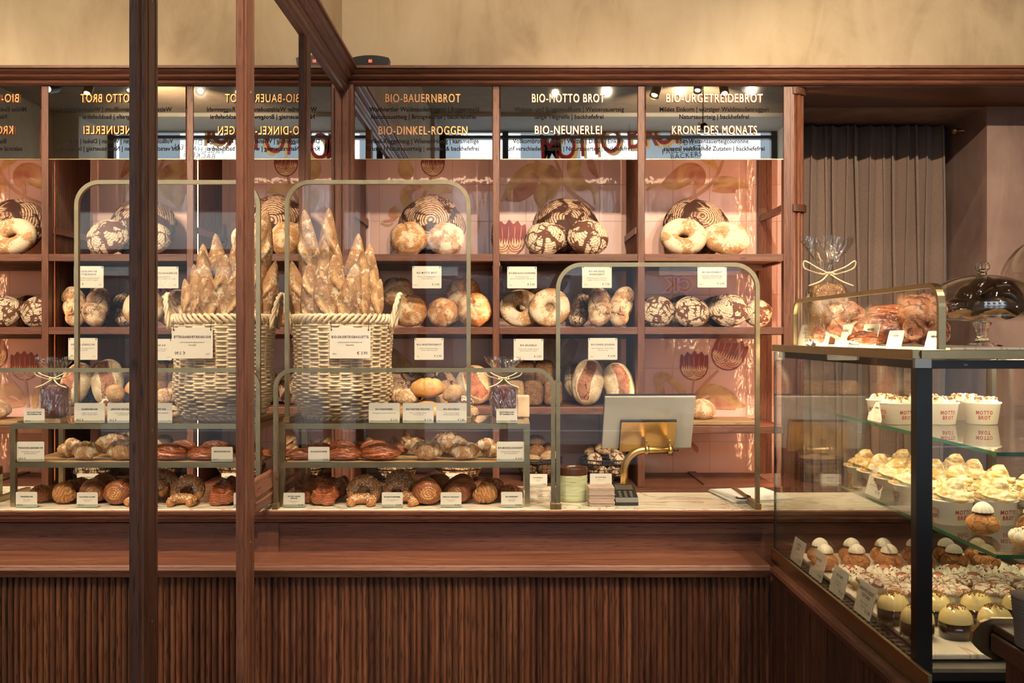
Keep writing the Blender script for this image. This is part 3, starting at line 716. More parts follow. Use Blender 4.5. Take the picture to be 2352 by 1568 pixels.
spot(12, 1.3, 3.25, 3.72, (1.2, 5.0, 3.0), 38, size=2.0, blend=1.0)  # second added wall lamp, for the right side
spot(9, 1.75, .1, 3.45, (1.75, -1.2, 3.9), 110, size=1.5)
spot(10, -.15, 1.5, 3.6, (-.30, 3.2, 1.15), 165, size=.7)  # added lamp, warms and brightens the left of the counter
spot(11, .75, 1.7, 3.6, (.35, 3.2, 1.1), 130, size=.7)  # likewise added, brightens the right of the counter
# ---------------------------------------------------------------- bread and pastry materials
def crust(name, lo, mid, hi, flour, famt=.5, fscale=3.0, crack=None, crackcol=(.05,.016,.008), rings=0.0, rough=.75, coat=0.0, seeds=None, grain=.25, rgap=.5, k=1.0, lam=0.0, ldir=(1.0, 0.0, .55)):
    g = G(name); v0 = g.coord()
    if k != 1.0: v0 = g.map(v0, (k, k, k))
    v = g.off(v0, 12.0)
    n1 = g.noise(v, 3.2, 6, .6, .6); n2 = g.noise(v, 26, 4, .65)
    f = g.m('ADD', g.m('MULTIPLY', n1, 1-grain), g.m('MULTIPLY', n2, grain))
    col = g.ramp(f, [(.34, lo), (.5, mid), (.64, hi)])
    fm = g.step(g.m('ADD', g.m('MULTIPLY', g.noise(v, fscale, 5, .6), .75), g.m('MULTIPLY', n2, .25)), .62-famt*.3, .70-famt*.3)
    h = g.m('MULTIPLY', n2, .35)
    if rings:
        d3 = g.n('ShaderNodeVectorMath', {0: g.vadd(v0, (0, 0, -.30))}, operation='LENGTH').outputs['Value']
        s_ = g.m('SINE', g.m('ADD', g.m('MULTIPLY', d3, rings*2*PI), g.m('MULTIPLY', g.noise(v, 4, 3), 11.0)))
        rm = g.step(g.m('ADD', s_, g.m('MULTIPLY', g.m('SUBTRACT', n2, .5), 2.4)), -.9+rgap, -.5+rgap)
        fm = g.m('MULTIPLY', g.m('ADD', g.m('MULTIPLY', fm, .6), .4), rm)
        h = g.m('ADD', h, g.m('MULTIPLY', rm, .35))
    col = g.mix(g.m('MULTIPLY', fm, .92), col, flour)
    if lam:
        xs_ = g.xyz(v0); ph_ = g.m('ADD', g.m('ADD', g.m('MULTIPLY', xs_[0], lam*ldir[0]), g.m('ADD', g.m('MULTIPLY', xs_[1], lam*ldir[1]), g.m('MULTIPLY', xs_[2], lam*ldir[2]))), g.m('MULTIPLY', g.noise(v, 4, 3), lam*.30))
        ls = g.step(g.m('SINE', ph_), -.9, .2); col = g.mix(g.m('MULTIPLY', g.m('SUBTRACT', 1.0, ls), .38), col, tuple(c_*.55 for c_ in lo)); h = g.m('ADD', h, g.m('MULTIPLY', ls, .7))
    if crack:
        scl, a, b = crack
        wv = g.n('ShaderNodeVectorMath', {0: v, 1: g.n('ShaderNodeVectorMath', {0: g.noise(v, 6, 3, out=1), 'Scale': .16}, operation='SCALE').outputs[0]}, operation='ADD').outputs[0]
        e = g.m('MINIMUM', g.m('ADD', g.vor(wv, scl), g.m('MULTIPLY', g.step(g.noise(v, 3.5, 2), .46, .56), .3)), g.m('ADD', g.vor(wv, scl*.42), .01)); wid = g.m('MULTIPLY', g.noise(v, 2.6, 2), 1.0)
        cm = g.step(g.m('SUBTRACT', e, g.m('MULTIPLY', g.m('SUBTRACT', wid, .42, clamp=True), a)), 0.0, b)
        col = g.mix(g.m('SUBTRACT', 1.0, cm), col, crackcol); h = g.m('ADD', h, g.m('MULTIPLY', cm, .9))
    if seeds:
        sv = g.vor(v, seeds[0], 'F1'); sn = g.n('ShaderNodeTexVoronoi', {'Vector': v, 'Scale': seeds[0]}).outputs['Color']
        sm = g.m('SUBTRACT', 1.0, g.step(sv, .28, .42)); r_ = g.xyz(sn)[0]
        col = g.mix(sm, col, g.ramp(r_, [(.0, seeds[1]), (.55, seeds[2]), (1.0, seeds[3])])); h = g.m('ADD', h, g.m('MULTIPLY', sm, .8))
    MT[name] = g.P(col=col, rough=rough, nrm=g.bump(h, .8, .004), coat=coat, coatr=.2); return MT[name]
FL = (.64,.50,.33); FL2 = (.72,.60,.43)
crust('crust_dark', (.05,.018,.010), (.10,.038,.020), (.17,.075,.04), (.60,.42,.28), .7, 2.5, (3.6, .5, .05), rings=29, rgap=.3)
crust('crust_cracked', (.16,.06,.03), (.25,.11,.05), (.35,.18,.09), FL2, 1.0, 2.0, (5.6, .5, .04), (.12,.045,.025), rings=18, rgap=-.15)
crust('crust_gold', (.27,.10,.035), (.46,.22,.08), (.58,.34,.15), FL, .45, 3.4, grain=.4)
crust('crust_pale', (.30,.13,.05), (.50,.29,.13), (.62,.44,.25), FL2, .55, 3.2, grain=.4)
crust('crust_tear', (.30,.11,.04), (.47,.23,.08), (.58,.36,.15), FL, .25, 4, (5, .12, .02), (.2,.07,.03))
crust('crust_twist', (.20,.09,.045), (.40,.23,.12), (.50,.32,.18), FL, .55, 2.5, (3.2, .16, .02), (.11,.04,.02))
crust('crust_twist_dark', (.08,.03,.018), (.17,.08,.045), (.28,.15,.09), FL, .45, 3, (3.2, .2, .03), (.04,.015,.01))
crust('crust_slash', (.20,.07,.04), (.34,.14,.08), (.46,.23,.13), FL, .1, 6, (8, .1, .02), (.12,.04,.02))
crust('crust_flour', (.40,.27,.15), (.55,.42,.26), (.64,.52,.35), FL2, .5, 3.5, grain=.45)
crust('crust_seed', (.10,.04,.02), (.20,.09,.04), (.30,.15,.07), FL, .0, 4, seeds=(17, (.62,.45,.25), (.12,.05,.02), (.45,.28,.12)))
crust('crust_seed_pale', (.30,.14,.06), (.42,.24,.11), (.52,.34,.17), FL, .2, 4, seeds=(20, (.72,.58,.38), (.30,.16,.07), (.60,.42,.2)))
crust('crust_baguette', (.22,.09,.038), (.36,.185,.08), (.50,.32,.17), FL2, .34, 2.6, grain=.5)
crust('crust_slit', (.36,.17,.065), (.54,.33,.15), (.68,.50,.28), FL2, .2, 3, grain=.6)
crust('crust_semmel', (.50,.20,.05), (.66,.33,.10), (.76,.46,.20), FL2, .15, 1.5, rough=.4)
crust('pastry_brown', (.17,.042,.014), (.30,.085,.025), (.44,.17,.06), FL, .0, 3, rough=.35, coat=.35, grain=.5, lam=70)
crust('pastry_red', (.26,.05,.018), (.42,.11,.035), (.56,.22,.09), FL, .0, 3, rough=.35, coat=.35, grain=.5, lam=45, ldir=(.12, 1.0, 1.6))
crust('pastry_gold', (.38,.13,.04), (.56,.25,.08), (.70,.42,.18), FL, .0, 3, rough=.35, coat=.3, grain=.45, lam=60)
crust('pastry_almond', (.28,.12,.05), (.42,.22,.10), (.60,.42,.25), (.70,.58,.42), .40, 4.5, rough=.7, grain=.5)
crust('pastry_pink', (.20,.045,.022), (.36,.12,.06), (.52,.27,.14), FL, .3, 3.5, (3.5, .3, .03), (.12,.03,.015), rough=.5, coat=.15, grain=.55)
crust('choux', (.33,.13,.035), (.46,.21,.06), (.58,.31,.11), FL, .0, 3, (7, .3, .04), (.28,.10,.03), k=14)
crust('choux_dusted', (.42,.18,.11), (.58,.30,.20), (.66,.42,.30), (.82,.72,.58), .70, 5, (7, .3, .04), (.30,.11,.06), grain=.5, k=11)
crust('tart_shell', (.50,.27,.09), (.62,.36,.13), (.72,.46,.2), FL, .0, 3, k=12)
crust('seed_loaf_wrapped', (.16,.07,.03), (.30,.15,.07), (.42,.25,.12), FL, .1, 4, seeds=(13, (.66,.48,.27), (.20,.09,.04), (.5,.32,.14)), k=9)
g = G('cream'); MT['cream'] = g.P(col=(.90,.84,.68), rough=.45, sss=.15, nrm=g.bump(g.noise(g.coord(), 40, 3), .2, .002)); g.b.inputs['Subsurface Radius'].default_value = (.01,.007,.004)
g = G('meringue'); v = g.off(g.map(g.coord(), (13, 13, 9)), 6.0); nz_ = g.noise(v, 2.2, 3, .5, 1.4); e_ = g.m('ABSOLUTE', g.m('SUBTRACT', nz_, .5))
colm = g.mix(g.step(nz_, .42, .62), (.88,.76,.50), (.70,.42,.13)); colm = g.mix(g.m('MULTIPLY', g.m('SUBTRACT', 1.0, g.step(e_, .0, .018)), .45), colm, (.45,.22,.07))
MT['meringue'] = g.P(col=colm, rough=.4, nrm=g.bump(nz_, .5, .003))
basic('custard_glaze', (.84,.66,.30), .12, coat=.6)
basic('chocolate', (.045,.013,.008), .2, coat=.5)
basic('chocolate_glaze', (.018,.006,.004), .12, coat=.8)
basic('caramel_cream', (.45,.15,.09), .18, coat=.6)
basic('sugar', (.88,.84,.76), .4)
basic('nut_crumb', (.34,.17,.05), .6)
basic('berry_crumb', (.30,.02,.04), .5)
basic('dark_fruitcake', (.09,.022,.02), .4)

# ---------------------------------------------------------------- bread shapes (unit width, base at z = 0 side up)
def nz(v, s, k=0): return noise.noise(Vector((v[0]*s+k, v[1]*s-k*.7, v[2]*s+k*1.3)))
MESH = {}
def keep(key, mb, mats): me = mb.mesh(key, mats); MESH[key] = me; return me
def boule(seed, h=.34, lump=.03, flat=.18, ey=1.0, crackd=.0, knob=None, tears=0):
    def f(d):
        k = 1+lump*nz(d, 1.6, seed)+lump*.4*nz(d, 5, seed)
        if crackd:
            dist, _ = noise.voronoi(d*2.6+Vector((seed, 0, 0))); k -= crackd*max(0, .12-(dist[1]-dist[0]))/.12
        p = Vector((d.x*.5*k, d.y*.5*k*ey, (h if d.z > 0 else flat)*d.z*k))
        if tears and d.z > -.1:
            for t in range(tears):
                a = 2*PI*t/tears+seed; u = Vector((math.cos(a), math.sin(a), .9)).normalized(); q = d.cross(u)
                e = abs(d.dot(Vector((-math.sin(a), math.cos(a), 0)))); ov = max(0, d.dot(u)-.35)
                p *= 1-.10*math.exp(-(e/.06)**2)*min(1, ov*3)
        if knob:
            u = Vector(knob).normalized(); c = d.dot(u)
            p += u*.075*max(0, 1-((1-c)/.018)) if c > .982 else Vector((0,0,0))
            if .955 < c <= .982: p *= .975
        return p
    return f
for i in range(3): keep(f'bauern{i}', MB().blob(boule(i*3.1+1, .36, .05, .17, crackd=.05), 72, 40), M['crust_dark'])
for i in range(3): keep(f'cracked{i}', MB().blob(boule(i*2.3+9, .38, .05, .2, crackd=.035), 64, 36), M['crust_cracked'])
for i in range(4): keep(f'knob{i}', MB().blob(boule(i*1.9+4, .38, .07, .22, knob=(.25*math.sin(i*2.1), .3*math.cos(i*1.7), 1), tears=3), 72, 44), M['crust_gold'])
keep('knobpale0', MB().blob(boule(2.2, .38, .07, .22, knob=(.1, .05, 1), tears=4), 72, 44), M['crust_pale'])
def torus(R0, r, seed, zs=.8, nu=64, nv=24, lump=.08):
    m = MB(); vs = []
    for i in range(nu):
        a = 2*PI*i/nu
        for j in range(nv):
            b = 2*PI*j/nv; d = Vector((math.cos(a), math.sin(a), math.sin(b)*.4))
            k = 1+lump*nz(Vector((math.cos(a)*1.3, math.sin(a)*1.3, math.cos(b)*.5)), 1.6, seed)+.03*nz(Vector((math.cos(a), math.sin(a), b)), 5, seed)
            # a tear along one side
            tr = math.exp(-((a-4.7+.35*math.sin(b))/.75)**2)*math.exp(-((b-.9)/.22)**2)*.14
            rr = r*k*(1-tr); vs.append(((R0+rr*math.cos(b))*math.cos(a), (R0+rr*math.cos(b))*math.sin(a), rr*zs*math.sin(b)))
    m.add(vs, [(i*nv+j, ((i+1) % nu)*nv+j, ((i+1) % nu)*nv+(j+1) % nv, i*nv+(j+1) % nv) for i in range(nu) for j in range(nv)], True); return m
for i in range(2): keep(f'ring{i}', torus(.305, .195, i*3.3+2), M['crust_pale'])
# folded pale loaf
def folded(d):
    k = 1+.07*nz(d, 1.5, 31); p = Vector((d.x*.5*k, d.y*.43*k, (.34 if d.z > 0 else .2)*d.z*k))
    for y0 in (-.12, .15): p -= d*.045*math.exp(-((d.y-y0-.12*math.sin(d.x*3))/.05)**2)*max(0, d.z)
    return p
keep('folded0', MB().blob(folded, 64, 40), M['crust_pale'])
# twisted sticks, long axis Y
def stick(seed, L=1.9, twists=3.0, wid=.5, taper=.3, lump=.05):
    m = MB(); n = 90; k = 36; vs = []
    for i in range(n+1):
        t = i/n; y = (t-.5)*L; env = (1-abs(2*t-1)**3.2)**.5 if 0 < t < 1 else .02
        for j in range(k):
            a = 2*PI*j/k; ph = a+t*twists*PI; r = wid*env*(1-taper*(2*t-1)**2*.4)
            ridge = abs(math.sin(ph)); r *= .80+.22*ridge**.4+lump*nz(Vector((math.cos(a), math.sin(a), t*4)), 1.8, seed)
            vs.append((r*math.cos(a)+.05*math.sin(t*5+seed), y, r*.85*math.sin(a)))
    m.add(vs, [(i*k+j, i*k+(j+1) % k, (i+1)*k+(j+1) % k, (i+1)*k+j) for i in range(n) for j in range(k)]+[tuple(range(k))[::-1], tuple(n*k+j for j in range(k))], True); return m
for i in range(3): keep(f'twist{i}', stick(i*2.7), M['crust_twist'])
keep('twistdark0', stick(11), M['crust_twist_dark'])
# slashed batard, long axis Y; slash band along the top (+Z)
def batard(seed, L=1.55):
    m = MB(); n = 120; k = 100; vs = []; cl = []
    for i in range(n+1):
        t = i/n; y = (t-.5)*L; env = (1-abs(2*t-1)**2.6)**.5 if 0 < t < 1 else .02
        for j in range(k):
            a = 2*PI*j/k; r = .5*env*(1+.05*nz(Vector((math.cos(a), math.sin(a), t*2)), 2, seed))
            u = math.cos(a)+.25*math.sin(t*4+seed)   # slash centre at top
            z = math.sin(a); s_ = math.exp(-(u/.46)**4) if z > 0 else 0
            r *= 1-.045*s_+.05*math.exp(-((abs(u)-.50)/.05)**2)*(z > 0)
            vs.append((r*math.cos(a), y, r*(.80 if z > 0 else .55)*z)); cl.append(1 if s_ > .4 and .06 < t < .94 else 0)
    for i in range(n):
        for j in range(k):
            m.mi = 1 if (cl[i*k+j] and cl[(i+1)*k+(j+1) % k]) else 0
            base = len(m.v); m.f.append([i*k+j, i*k+(j+1) % k, (i+1)*k+(j+1) % k, (i+1)*k+j]); m.m.append(m.mi); m.sm.append(True)
    m.v = [tuple(v) for v in vs]; m.f += [list(range(k))[::-1], [n*k+j for j in range(k)]]; m.m += [0, 0]; m.sm += [True, True]; return m
for i in range(2): keep(f'batard{i}', batard(i*2.2+.4), [M['crust_flour'], M['crust_slash']])
# seeded tin loaf: superellipsoid
def tin(seed, e=.45, hx=.5, hy=.42, hz=.55):
    def f(d):
        s = lambda q: math.copysign(abs(q)**e, q); k = 1+.035*nz(d, 2.2, seed)+.02*nz(d, 9, seed)
        return Vector((s(d.x)*hx*k, s(d.y)*hy*k, s(d.z)*hz*k))
    return f
for i in range(3): keep(f'tin{i}', MB().blob(tin(i*4.4), 56, 40), M['crust_seed'] if i != 1 else M['crust_seed_pale'])
# rolls
def roll(seed, ey=.72, h=.3, crease=0, cr_dir=0):
    def f(d):
        k = 1+.05*nz(d, 1.8, seed)+.02*nz(d, 6, seed); p = Vector((d.x*.5*k, d.y*.5*ey*k, (h if d.z > 0 else .2)*d.z*k))
        if crease:
            c = d.x if cr_dir else d.y
            for q in range(crease):
                x0 = (q-(crease-1)/2)*.45; p -= d*.05*math.exp(-((c-x0-.1*d.y)/.05)**2)*max(0, d.z)
        return p
    return f
keep('semmel0', MB().blob(roll(1, .68, .32, 2, 1), 48, 28), M['crust_semmel'])
keep('roll0', MB().blob(roll(5, .75, .3, 1), 48, 28), M['crust_twist'])
keep('roll1', MB().blob(roll(8, .75, .3, 1), 48, 28), M['crust_cracked'])
keep('rollseed0', MB().blob(roll(12, .7, .3), 48, 28), M['crust_seed_pale'])
keep('rollseed1', MB().blob(roll(14, .8, .32), 48, 28), M['crust_seed'])
# baguette: long axis Z, unit width, length 9
def baguette(seed, L=8.4, wid=.5):
    m = MB(); n = 300; k = 64; vs = []; cl = []
    for i in range(n+1):
        t = i/n; q = min(t, 1-t); env = max(.05, min(1, (q/.19))**.6 if q > 0 else .03)
        for j in range(k):
            a = 2*PI*j/k; r = wid*env*(1+.07*nz(Vector((math.cos(a), math.sin(a), t*6)), 1.5, seed)); c = 0; f = max(0, -math.sin(a)+.35)
            s_ = (t*4.2+.42*math.cos(a)+seed*.37) % 1.0
            if f > 0 and .04 < t < .97:
                w_ = math.exp(-((math.cos(a)-.1)/.62)**4)
                r *= 1+w_*(.30*math.exp(-((s_-.32)/.07)**2)-.24*math.exp(-((s_-.56)/.17)**2)); c = 1 if (.36 < s_ < .74 and w_ > .5+.35*nz(Vector((math.cos(a)*2, s_*2, t*9)), 3, seed)) else 0
            vs.append((r*math.cos(a)+.12*math.sin(t*4+seed), r*.9*math.sin(a), t*L)); cl.append(c)
    for i in range(n):
        for j in range(k):
            m.f.append([i*k+j, i*k+(j+1) % k, (i+1)*k+(j+1) % k, (i+1)*k+j]); m.m.append(1 if cl[i*k+j] and cl[(i+1)*k+(j+1) % k] else 0); m.sm.append(True)
    m.v = [tuple(v) for v in vs]; m.f += [list(range(k))[::-1], [n*k+j for j in range(k)]]; m.m += [0, 0]; m.sm += [True, True]; return m
for i in range(4): keep(f'baguette{i}', baguette(i*1.7+.3), [M['crust_baguette'], M['crust_slit']])
# crescent pastries
def crescent(seed, R0=.42, r=.2, span=2.6, segs=7, seg=.14, tip=.25, flat=.75, nn=72, lump=.05):
    m = MB(); k = 22; vs = []
    for i in range(nn+1):
        t = i/nn; a = -PI/2+(t-.5)*span; u = abs(2*t-1)
        env = (1-u**2.2)*(1-tip)+tip if 0 < t < 1 else .03
        if u > .96: env *= max(.1, (1-u)/.04)**.5
        sw = (u*segs/1.0) % 1.0; env *= 1+seg*(.5-sw)*(1-u*.5)
        for j in range(k):
            b = 2*PI*j/k; rr = r*env*(1+lump*nz(Vector((math.cos(b), math.sin(b), t*5)), 2, seed))
            vs.append(((R0+rr*math.cos(b))*math.cos(a), (R0+rr*math.cos(b))*math.sin(a)+R0, rr*flat*math.sin(b)*(1.15 if math.sin(b) > 0 else .7)))
    m.add(vs, [(i*k+j, i*k+(j+1) % k, (i+1)*k+(j+1) % k, (i+1)*k+j) for i in range(nn) for j in range(k)]+[tuple(range(k))[::-1], tuple(nn*k+j for j in range(k))], True); return m
keep('croissant0', crescent(1, R0=.34, r=.30, span=2.7, segs=4.5, seg=.20, flat=.95), M['pastry_brown'])
keep('croissant1', crescent(5, R0=.30, r=.32, span=2.4, segs=4.5, seg=.2, flat=.95), M['pastry_gold'])
keep('almond0', crescent(7, R0=.40, r=.27, span=2.2, segs=3.5, seg=.14, flat=.75, lump=.22), M['pastry_almond'])
keep('almond1', crescent(17, R0=.55, r=.28, span=1.7, segs=3.5, seg=.12, flat=.7, lump=.25), M['pastry_almond'])
keep('kipferl0', crescent(3, R0=.34, r=.185, span=4.6, segs=1, seg=.03, tip=.62, flat=1.0), M['pastry_gold'])
def sprinkle(surf, n, seed, size, cond, key, mat):
    me = MESH[surf]; rg = random.Random(seed); m = MB(); cnt = 0; vv = me.vertices; tries = 0
    while cnt < n and tries < n*60:
        tries += 1; v = vv[rg.randrange(len(vv))]
        if not cond(v.co): continue
        c = v.co+v.normal*size*.2+Vector([rg.uniform(-1, 1)*size for _ in range(3)])*.5; s = size*rg.uniform(.5, 1.0); q = Euler([rg.uniform(0, 3) for _ in range(3)]).to_matrix()
        vs = [c+q@Vector((x*s, y*s*.8, z*s*.7)) for x in (-.5, .5) for y in (-.5, .5) for z in (-.5, .5)]
        m.add(vs, [(0,1,3,2),(4,6,7,5),(0,4,5,1),(2,3,7,6),(0,2,6,4),(1,5,7,3)]); cnt += 1
    return keep(key, m, mat)
sprinkle('kipferl0', 150, 2, .035, lambda c: c.z > .08 and c.y < .42, 'kipferl_sugar', M['sugar'])
# chocolate roll with spiral ends, long axis Y
def pac(seed, e=.7):
    m = MB(); n = 40; k = 48; vs = []
    for i in range(n+1):
        t = i/n; u = abs(2*t-1); env = (1-u**6)**.5 if 0 < t < 1 else .0
        env = .55+.45*env
        for j in range(k):
            a = 2*PI*j/k; lay = ((a/(2*PI)*3+.15*t) % 1.0); r = .5*env*(1+.09*(lay-.5)+.04*nz(Vector((math.cos(a), math.sin(a), t*3)), 2, seed))
            vs.append((r*math.cos(a), (t-.5)*1.15, r*.82*math.sin(a)))
    m.add(vs, [(i*k+j, i*k+(j+1) % k, (i+1)*k+(j+1) % k, (i+1)*k+j) for i in range(n) for j in range(k)], True)
    for s, ii in ((-1, 0), (1, n)):   # layered spiral ends
        ring = vs[ii*k:(ii+1)*k]
        for q in range(6):
            a0, a1 = 1-q/6, 1-(q+1)/6; yo = s*(.02*(q % 2)); m.mi = 1
            v0 = [(x*a0, y+s*.02*((q) % 2), z*a0) for x, y, z in ring]+[(x*a1, y+s*.02*((q+1) % 2), z*a1) for x, y, z in ring]
            m.add(v0, [(j, (j+1) % k, k+(j+1) % k, k+j) for j in range(k)])
    m.mi = 0; return m
keep('pac0', pac(2), [M['pastry_brown'], M['pastry_gold'], M['chocolate']])
# laminated twist with ribs running along X
def plunder(seed):
    def f(d):
        ang = math.atan2(d.z, d.y); k = 1+.06*nz(d, 2.2, seed); rib = abs(math.sin(ang*3.2+d.x*2.2+seed+.6*nz(d, 1.5, seed)))
        w_ = 1-.25*(1-rib**.35)
        return Vector((d.x*.5*k, d.y*.30*k*w_, (.20 if d.z > 0 else .12)*d.z*k*w_*(1+.15*nz(d, 4, seed+3))))
    return f
for i in range(2): keep(f'plunder{i}', MB().blob(plunder(i*2.9+1), 72, 48), M['pastry_red'])
# pinched round pastry
def kouign(seed):
    def f(d):
        a = math.atan2(d.y, d.x); e = abs(d.x)**6+abs(d.y)**6; r = 1+.10*math.sin(4*a+seed)+.05*math.sin(9*a)
        z = (.26 if d.z > 0 else .16)*d.z
        if d.z > 0: z += .09*math.exp(-((math.hypot(d.x, d.y)-.72)/.14)**2)*(1+.5*math.sin(4*a+seed)); z -= .15*math.exp(-(math.hypot(d.x, d.y)/.35)**2)
        k = 1+.08*nz(d, 3, seed); return Vector((d.x*.5*r*k, d.y*.5*r*k, z*k))
    return f
for i in range(2): keep(f'kouign{i}', MB().blob(kouign(i*1.3), 64, 36), M['pastry_red'] if i else M['pastry_brown'])
keep('brioche0', MB().blob(roll(21, .8, .36), 40, 24), M['pastry_brown'])
keep('bigpastry0', torus(.27, .21, 14, zs=.8, lump=.25), M['pastry_pink'])
keep('bigpastry1', MB().blob(plunder(6.2), 64, 40), M['pastry_pink'])
_e = MB().blob(lambda d: Vector((d.x*.5, d.y*.22, d.z*.13+.08*math.cos(d.x*2.2)*(1+.2*math.sin(d.x*5)))), 40, 24)
_e.m = [1 if sum(_e.v[q][2]-.08*math.cos(_e.v[q][0]*4.4) for q in f)/len(f) < -.06 else 0 for f in _e.f]
keep('eclair0', _e, [M['chocolate_glaze'], M['crust_semmel']])

USED = {}
def put(key, name, px, d, wpx, label, cat, rot=(0,0,0), z=None, cy=None, group=None, nat=1.0, sc3=(1,1,1), parts=()):
    """one loaf or pastry: px = middle in the photo, d = real distance, wpx = its width there, z = height of the surface it rests on"""
    me = MESH[key]; s = wpx*d/F/nat; S = [s*k for k in sc3]
    o = link(name, me, None, (0,0,0), rot, S)
    rm = Euler((0, rot[1], 0)).to_matrix()@Euler((rot[0], 0, 0)).to_matrix()@Euler((0, 0, rot[2])).to_matrix(); o.rotation_euler = rm.to_euler()
    co_ = np.array([v.co for v in me.vertices]); R_ = np.array(rm); w_ = (co_*np.array(S))@R_.T
    lo, hi = w_.min(0), w_.max(0); x = PX(px, d)-(lo[0]+hi[0])/2
    if z is not None: zz_ = z-lo[2]+.0006
    else: zz_ = PZ(cy, d)-(lo[2]+hi[2])/2
    o.location = (x, d, zz_); tag(o, label, cat, group)
    for nm, k2 in parts:
        c = link(nm, MESH[k2], o)
    return o
def deg(*a): return tuple(math.radians(x) for x in a)
Z1, Z2, Z3 = SZ[1], SZ[2], SZ[3]
# top shelf
GT = 'large display loaves on the top shelf'
put('bauern0', 'round_loaf', 992, 4.93, 152, 'large dark round loaf with a spiral flour crust, on the top shelf, left bay', 'bread', deg(78,0,10), Z1, group=GT, sc3=(1,1,.95))
put('bauern1', 'round_loaf', 1300, 4.93, 152, 'large dark cracked round loaf at the back of the top shelf, middle bay', 'bread', deg(66,0,80), Z1, group=GT)
put('bauern2', 'round_loaf', 1600, 4.93, 154, 'large dark cracked round loaf at the back of the top shelf, right bay', 'bread', deg(58,5,200), Z1, group=GT)
put('knob0', 'round_loaf', 940, 4.74, 86, 'golden round loaf on the top shelf, left bay, left of the white floured one', 'bread', deg(62,0,0), Z1)
put('knobpale0', 'round_loaf', 1023, 4.74, 84, 'white floured round loaf with a knob, on the top shelf, left bay', 'bread', deg(66,0,15), Z1)
put('cracked0', 'round_loaf', 1252, 4.74, 95, 'pale cracked loaf on the top shelf, middle bay, beside the painted red tulip', 'bread', deg(60,0,20), Z1, sc3=(1,.9,.9))
put('cracked1', 'round_loaf', 1350, 4.74, 95, 'pale cracked loaf at front right of the top shelf, middle bay', 'bread', deg(62,0,-30), Z1, sc3=(1,.95,.95))
put('ring0', 'ring_loaf', 1570, 4.74, 108, 'pale ring loaf with a small hole on the top shelf, right bay', 'bread', deg(52,0,10), Z1, sc3=(1,.95,1.2))
put('folded0', 'round_loaf', 1670, 4.74, 103, 'pale folded loaf with brown tears on the top shelf, right bay', 'bread', deg(58,0,-8), Z1)
# second shelf, left bay
for i, (px, cy, wd, dd, k, lab) in enumerate(((912, 672, 78, 4.92, 0, 'golden loaf leaning behind the front row, second shelf, partly behind the basket handle'), (1064, 674, 78, 4.92, 2, 'golden loaf leaning behind the front row, second shelf, at right of the price card'),
    (941, None, 80, 4.74, 1, 'golden knobbed loaf in the front row of the second shelf, nearest the baguette basket'), (1016, None, 70, 4.74, 3, 'golden knobbed loaf, middle of the front row on the second shelf, left bay'), (1090, None, 80, 4.74, 0, 'golden knobbed loaf in the front row of the second shelf, against the second upright'))):
    put(f'knob{k}', 'round_loaf', px, dd, wd, lab, 'bread', deg(60+i*3, 0, (i*67) % 50-25), Z2 if cy is None else None, cy, 'knobbed golden loaves on the second shelf')
put('knob3', 'round_loaf', 1020, 4.97, 74, 'golden loaf at the very back of the second shelf, behind the left bay front row', 'bread', deg(50, 0, 200), Z2, None, 'knobbed golden loaves on the second shelf')
# second shelf, middle bay
put('ring1', 'ring_loaf', 1233, 4.97, 82, 'ring loaf mostly hidden behind the two front rings, second shelf', 'bread', deg(70,0,50), None, 700)
put('ring0', 'ring_loaf', 1196, 4.76, 98, 'pale ring loaf against the second upright, second shelf', 'bread', deg(66,0,0), Z2, sc3=(1,.95,1))
put('ring1', 'ring_loaf', 1262, 4.70, 96, 'pale ring loaf overlapping the other ring, second shelf, middle bay', 'bread', deg(70,0,35), Z2, sc3=(1,.98,1))
put('twistdark0', 'twisted_loaf', 1333, 4.86, 46, 'dark twisted stick loaf leaning behind the glass guard edge, second shelf', 'bread', deg(62,0,-12), Z2, nat=.95)
put('twist2', 'twisted_loaf', 1403, 4.95, 46, 'twisted stick loaf standing behind the two pale ones, second shelf', 'bread', deg(70,0,-6), Z2, nat=.95)
put('twist0', 'twisted_loaf', 1378, 4.74, 54, 'pale twisted stick loaf under the walnut bread card, second shelf', 'bread', deg(58,0,-8), Z2, nat=.98)
put('twist1', 'twisted_loaf', 1428, 4.74, 52, 'pale twisted stick loaf leaning against the third upright, second shelf', 'bread', deg(66,0,-16), Z2, nat=.95)
# second shelf, right bay
for i, (px, wd, dd, k, lab) in enumerate(((1500, 78, 4.95, 'bauern0', 'dark cracked loaf half hidden behind the leftmost one, second shelf, right bay'), (1570, 84, 4.97, 'bauern1', 'dark loaf in the back row of the second shelf, right bay, second from left'), (1650, 84, 4.97, 'bauern2', 'dark loaf in the back row of the second shelf, right bay, third from left'),
    (1511, 80, 4.74, 'cracked2', 'pale cracked loaf against the third upright, second shelf, right bay'), (1587, 84, 4.73, 'cracked0', 'pale cracked loaf, second from left in the front row, right bay'), (1740, 70, 4.84, 'cracked1', 'pale cracked loaf at the right end of the second shelf, outside the guard glass'), (1672, 90, 4.76, 'cracked2', 'pale cracked loaf, third from left in the front row, right bay'))):
    put(k, 'round_loaf', px, dd, wd, lab, 'bread', deg(56+(i*7) % 14, 0, (i*71) % 120-60), Z2, sc3=(1, .95, .95), group='cracked farmhouse loaves on the second shelf')
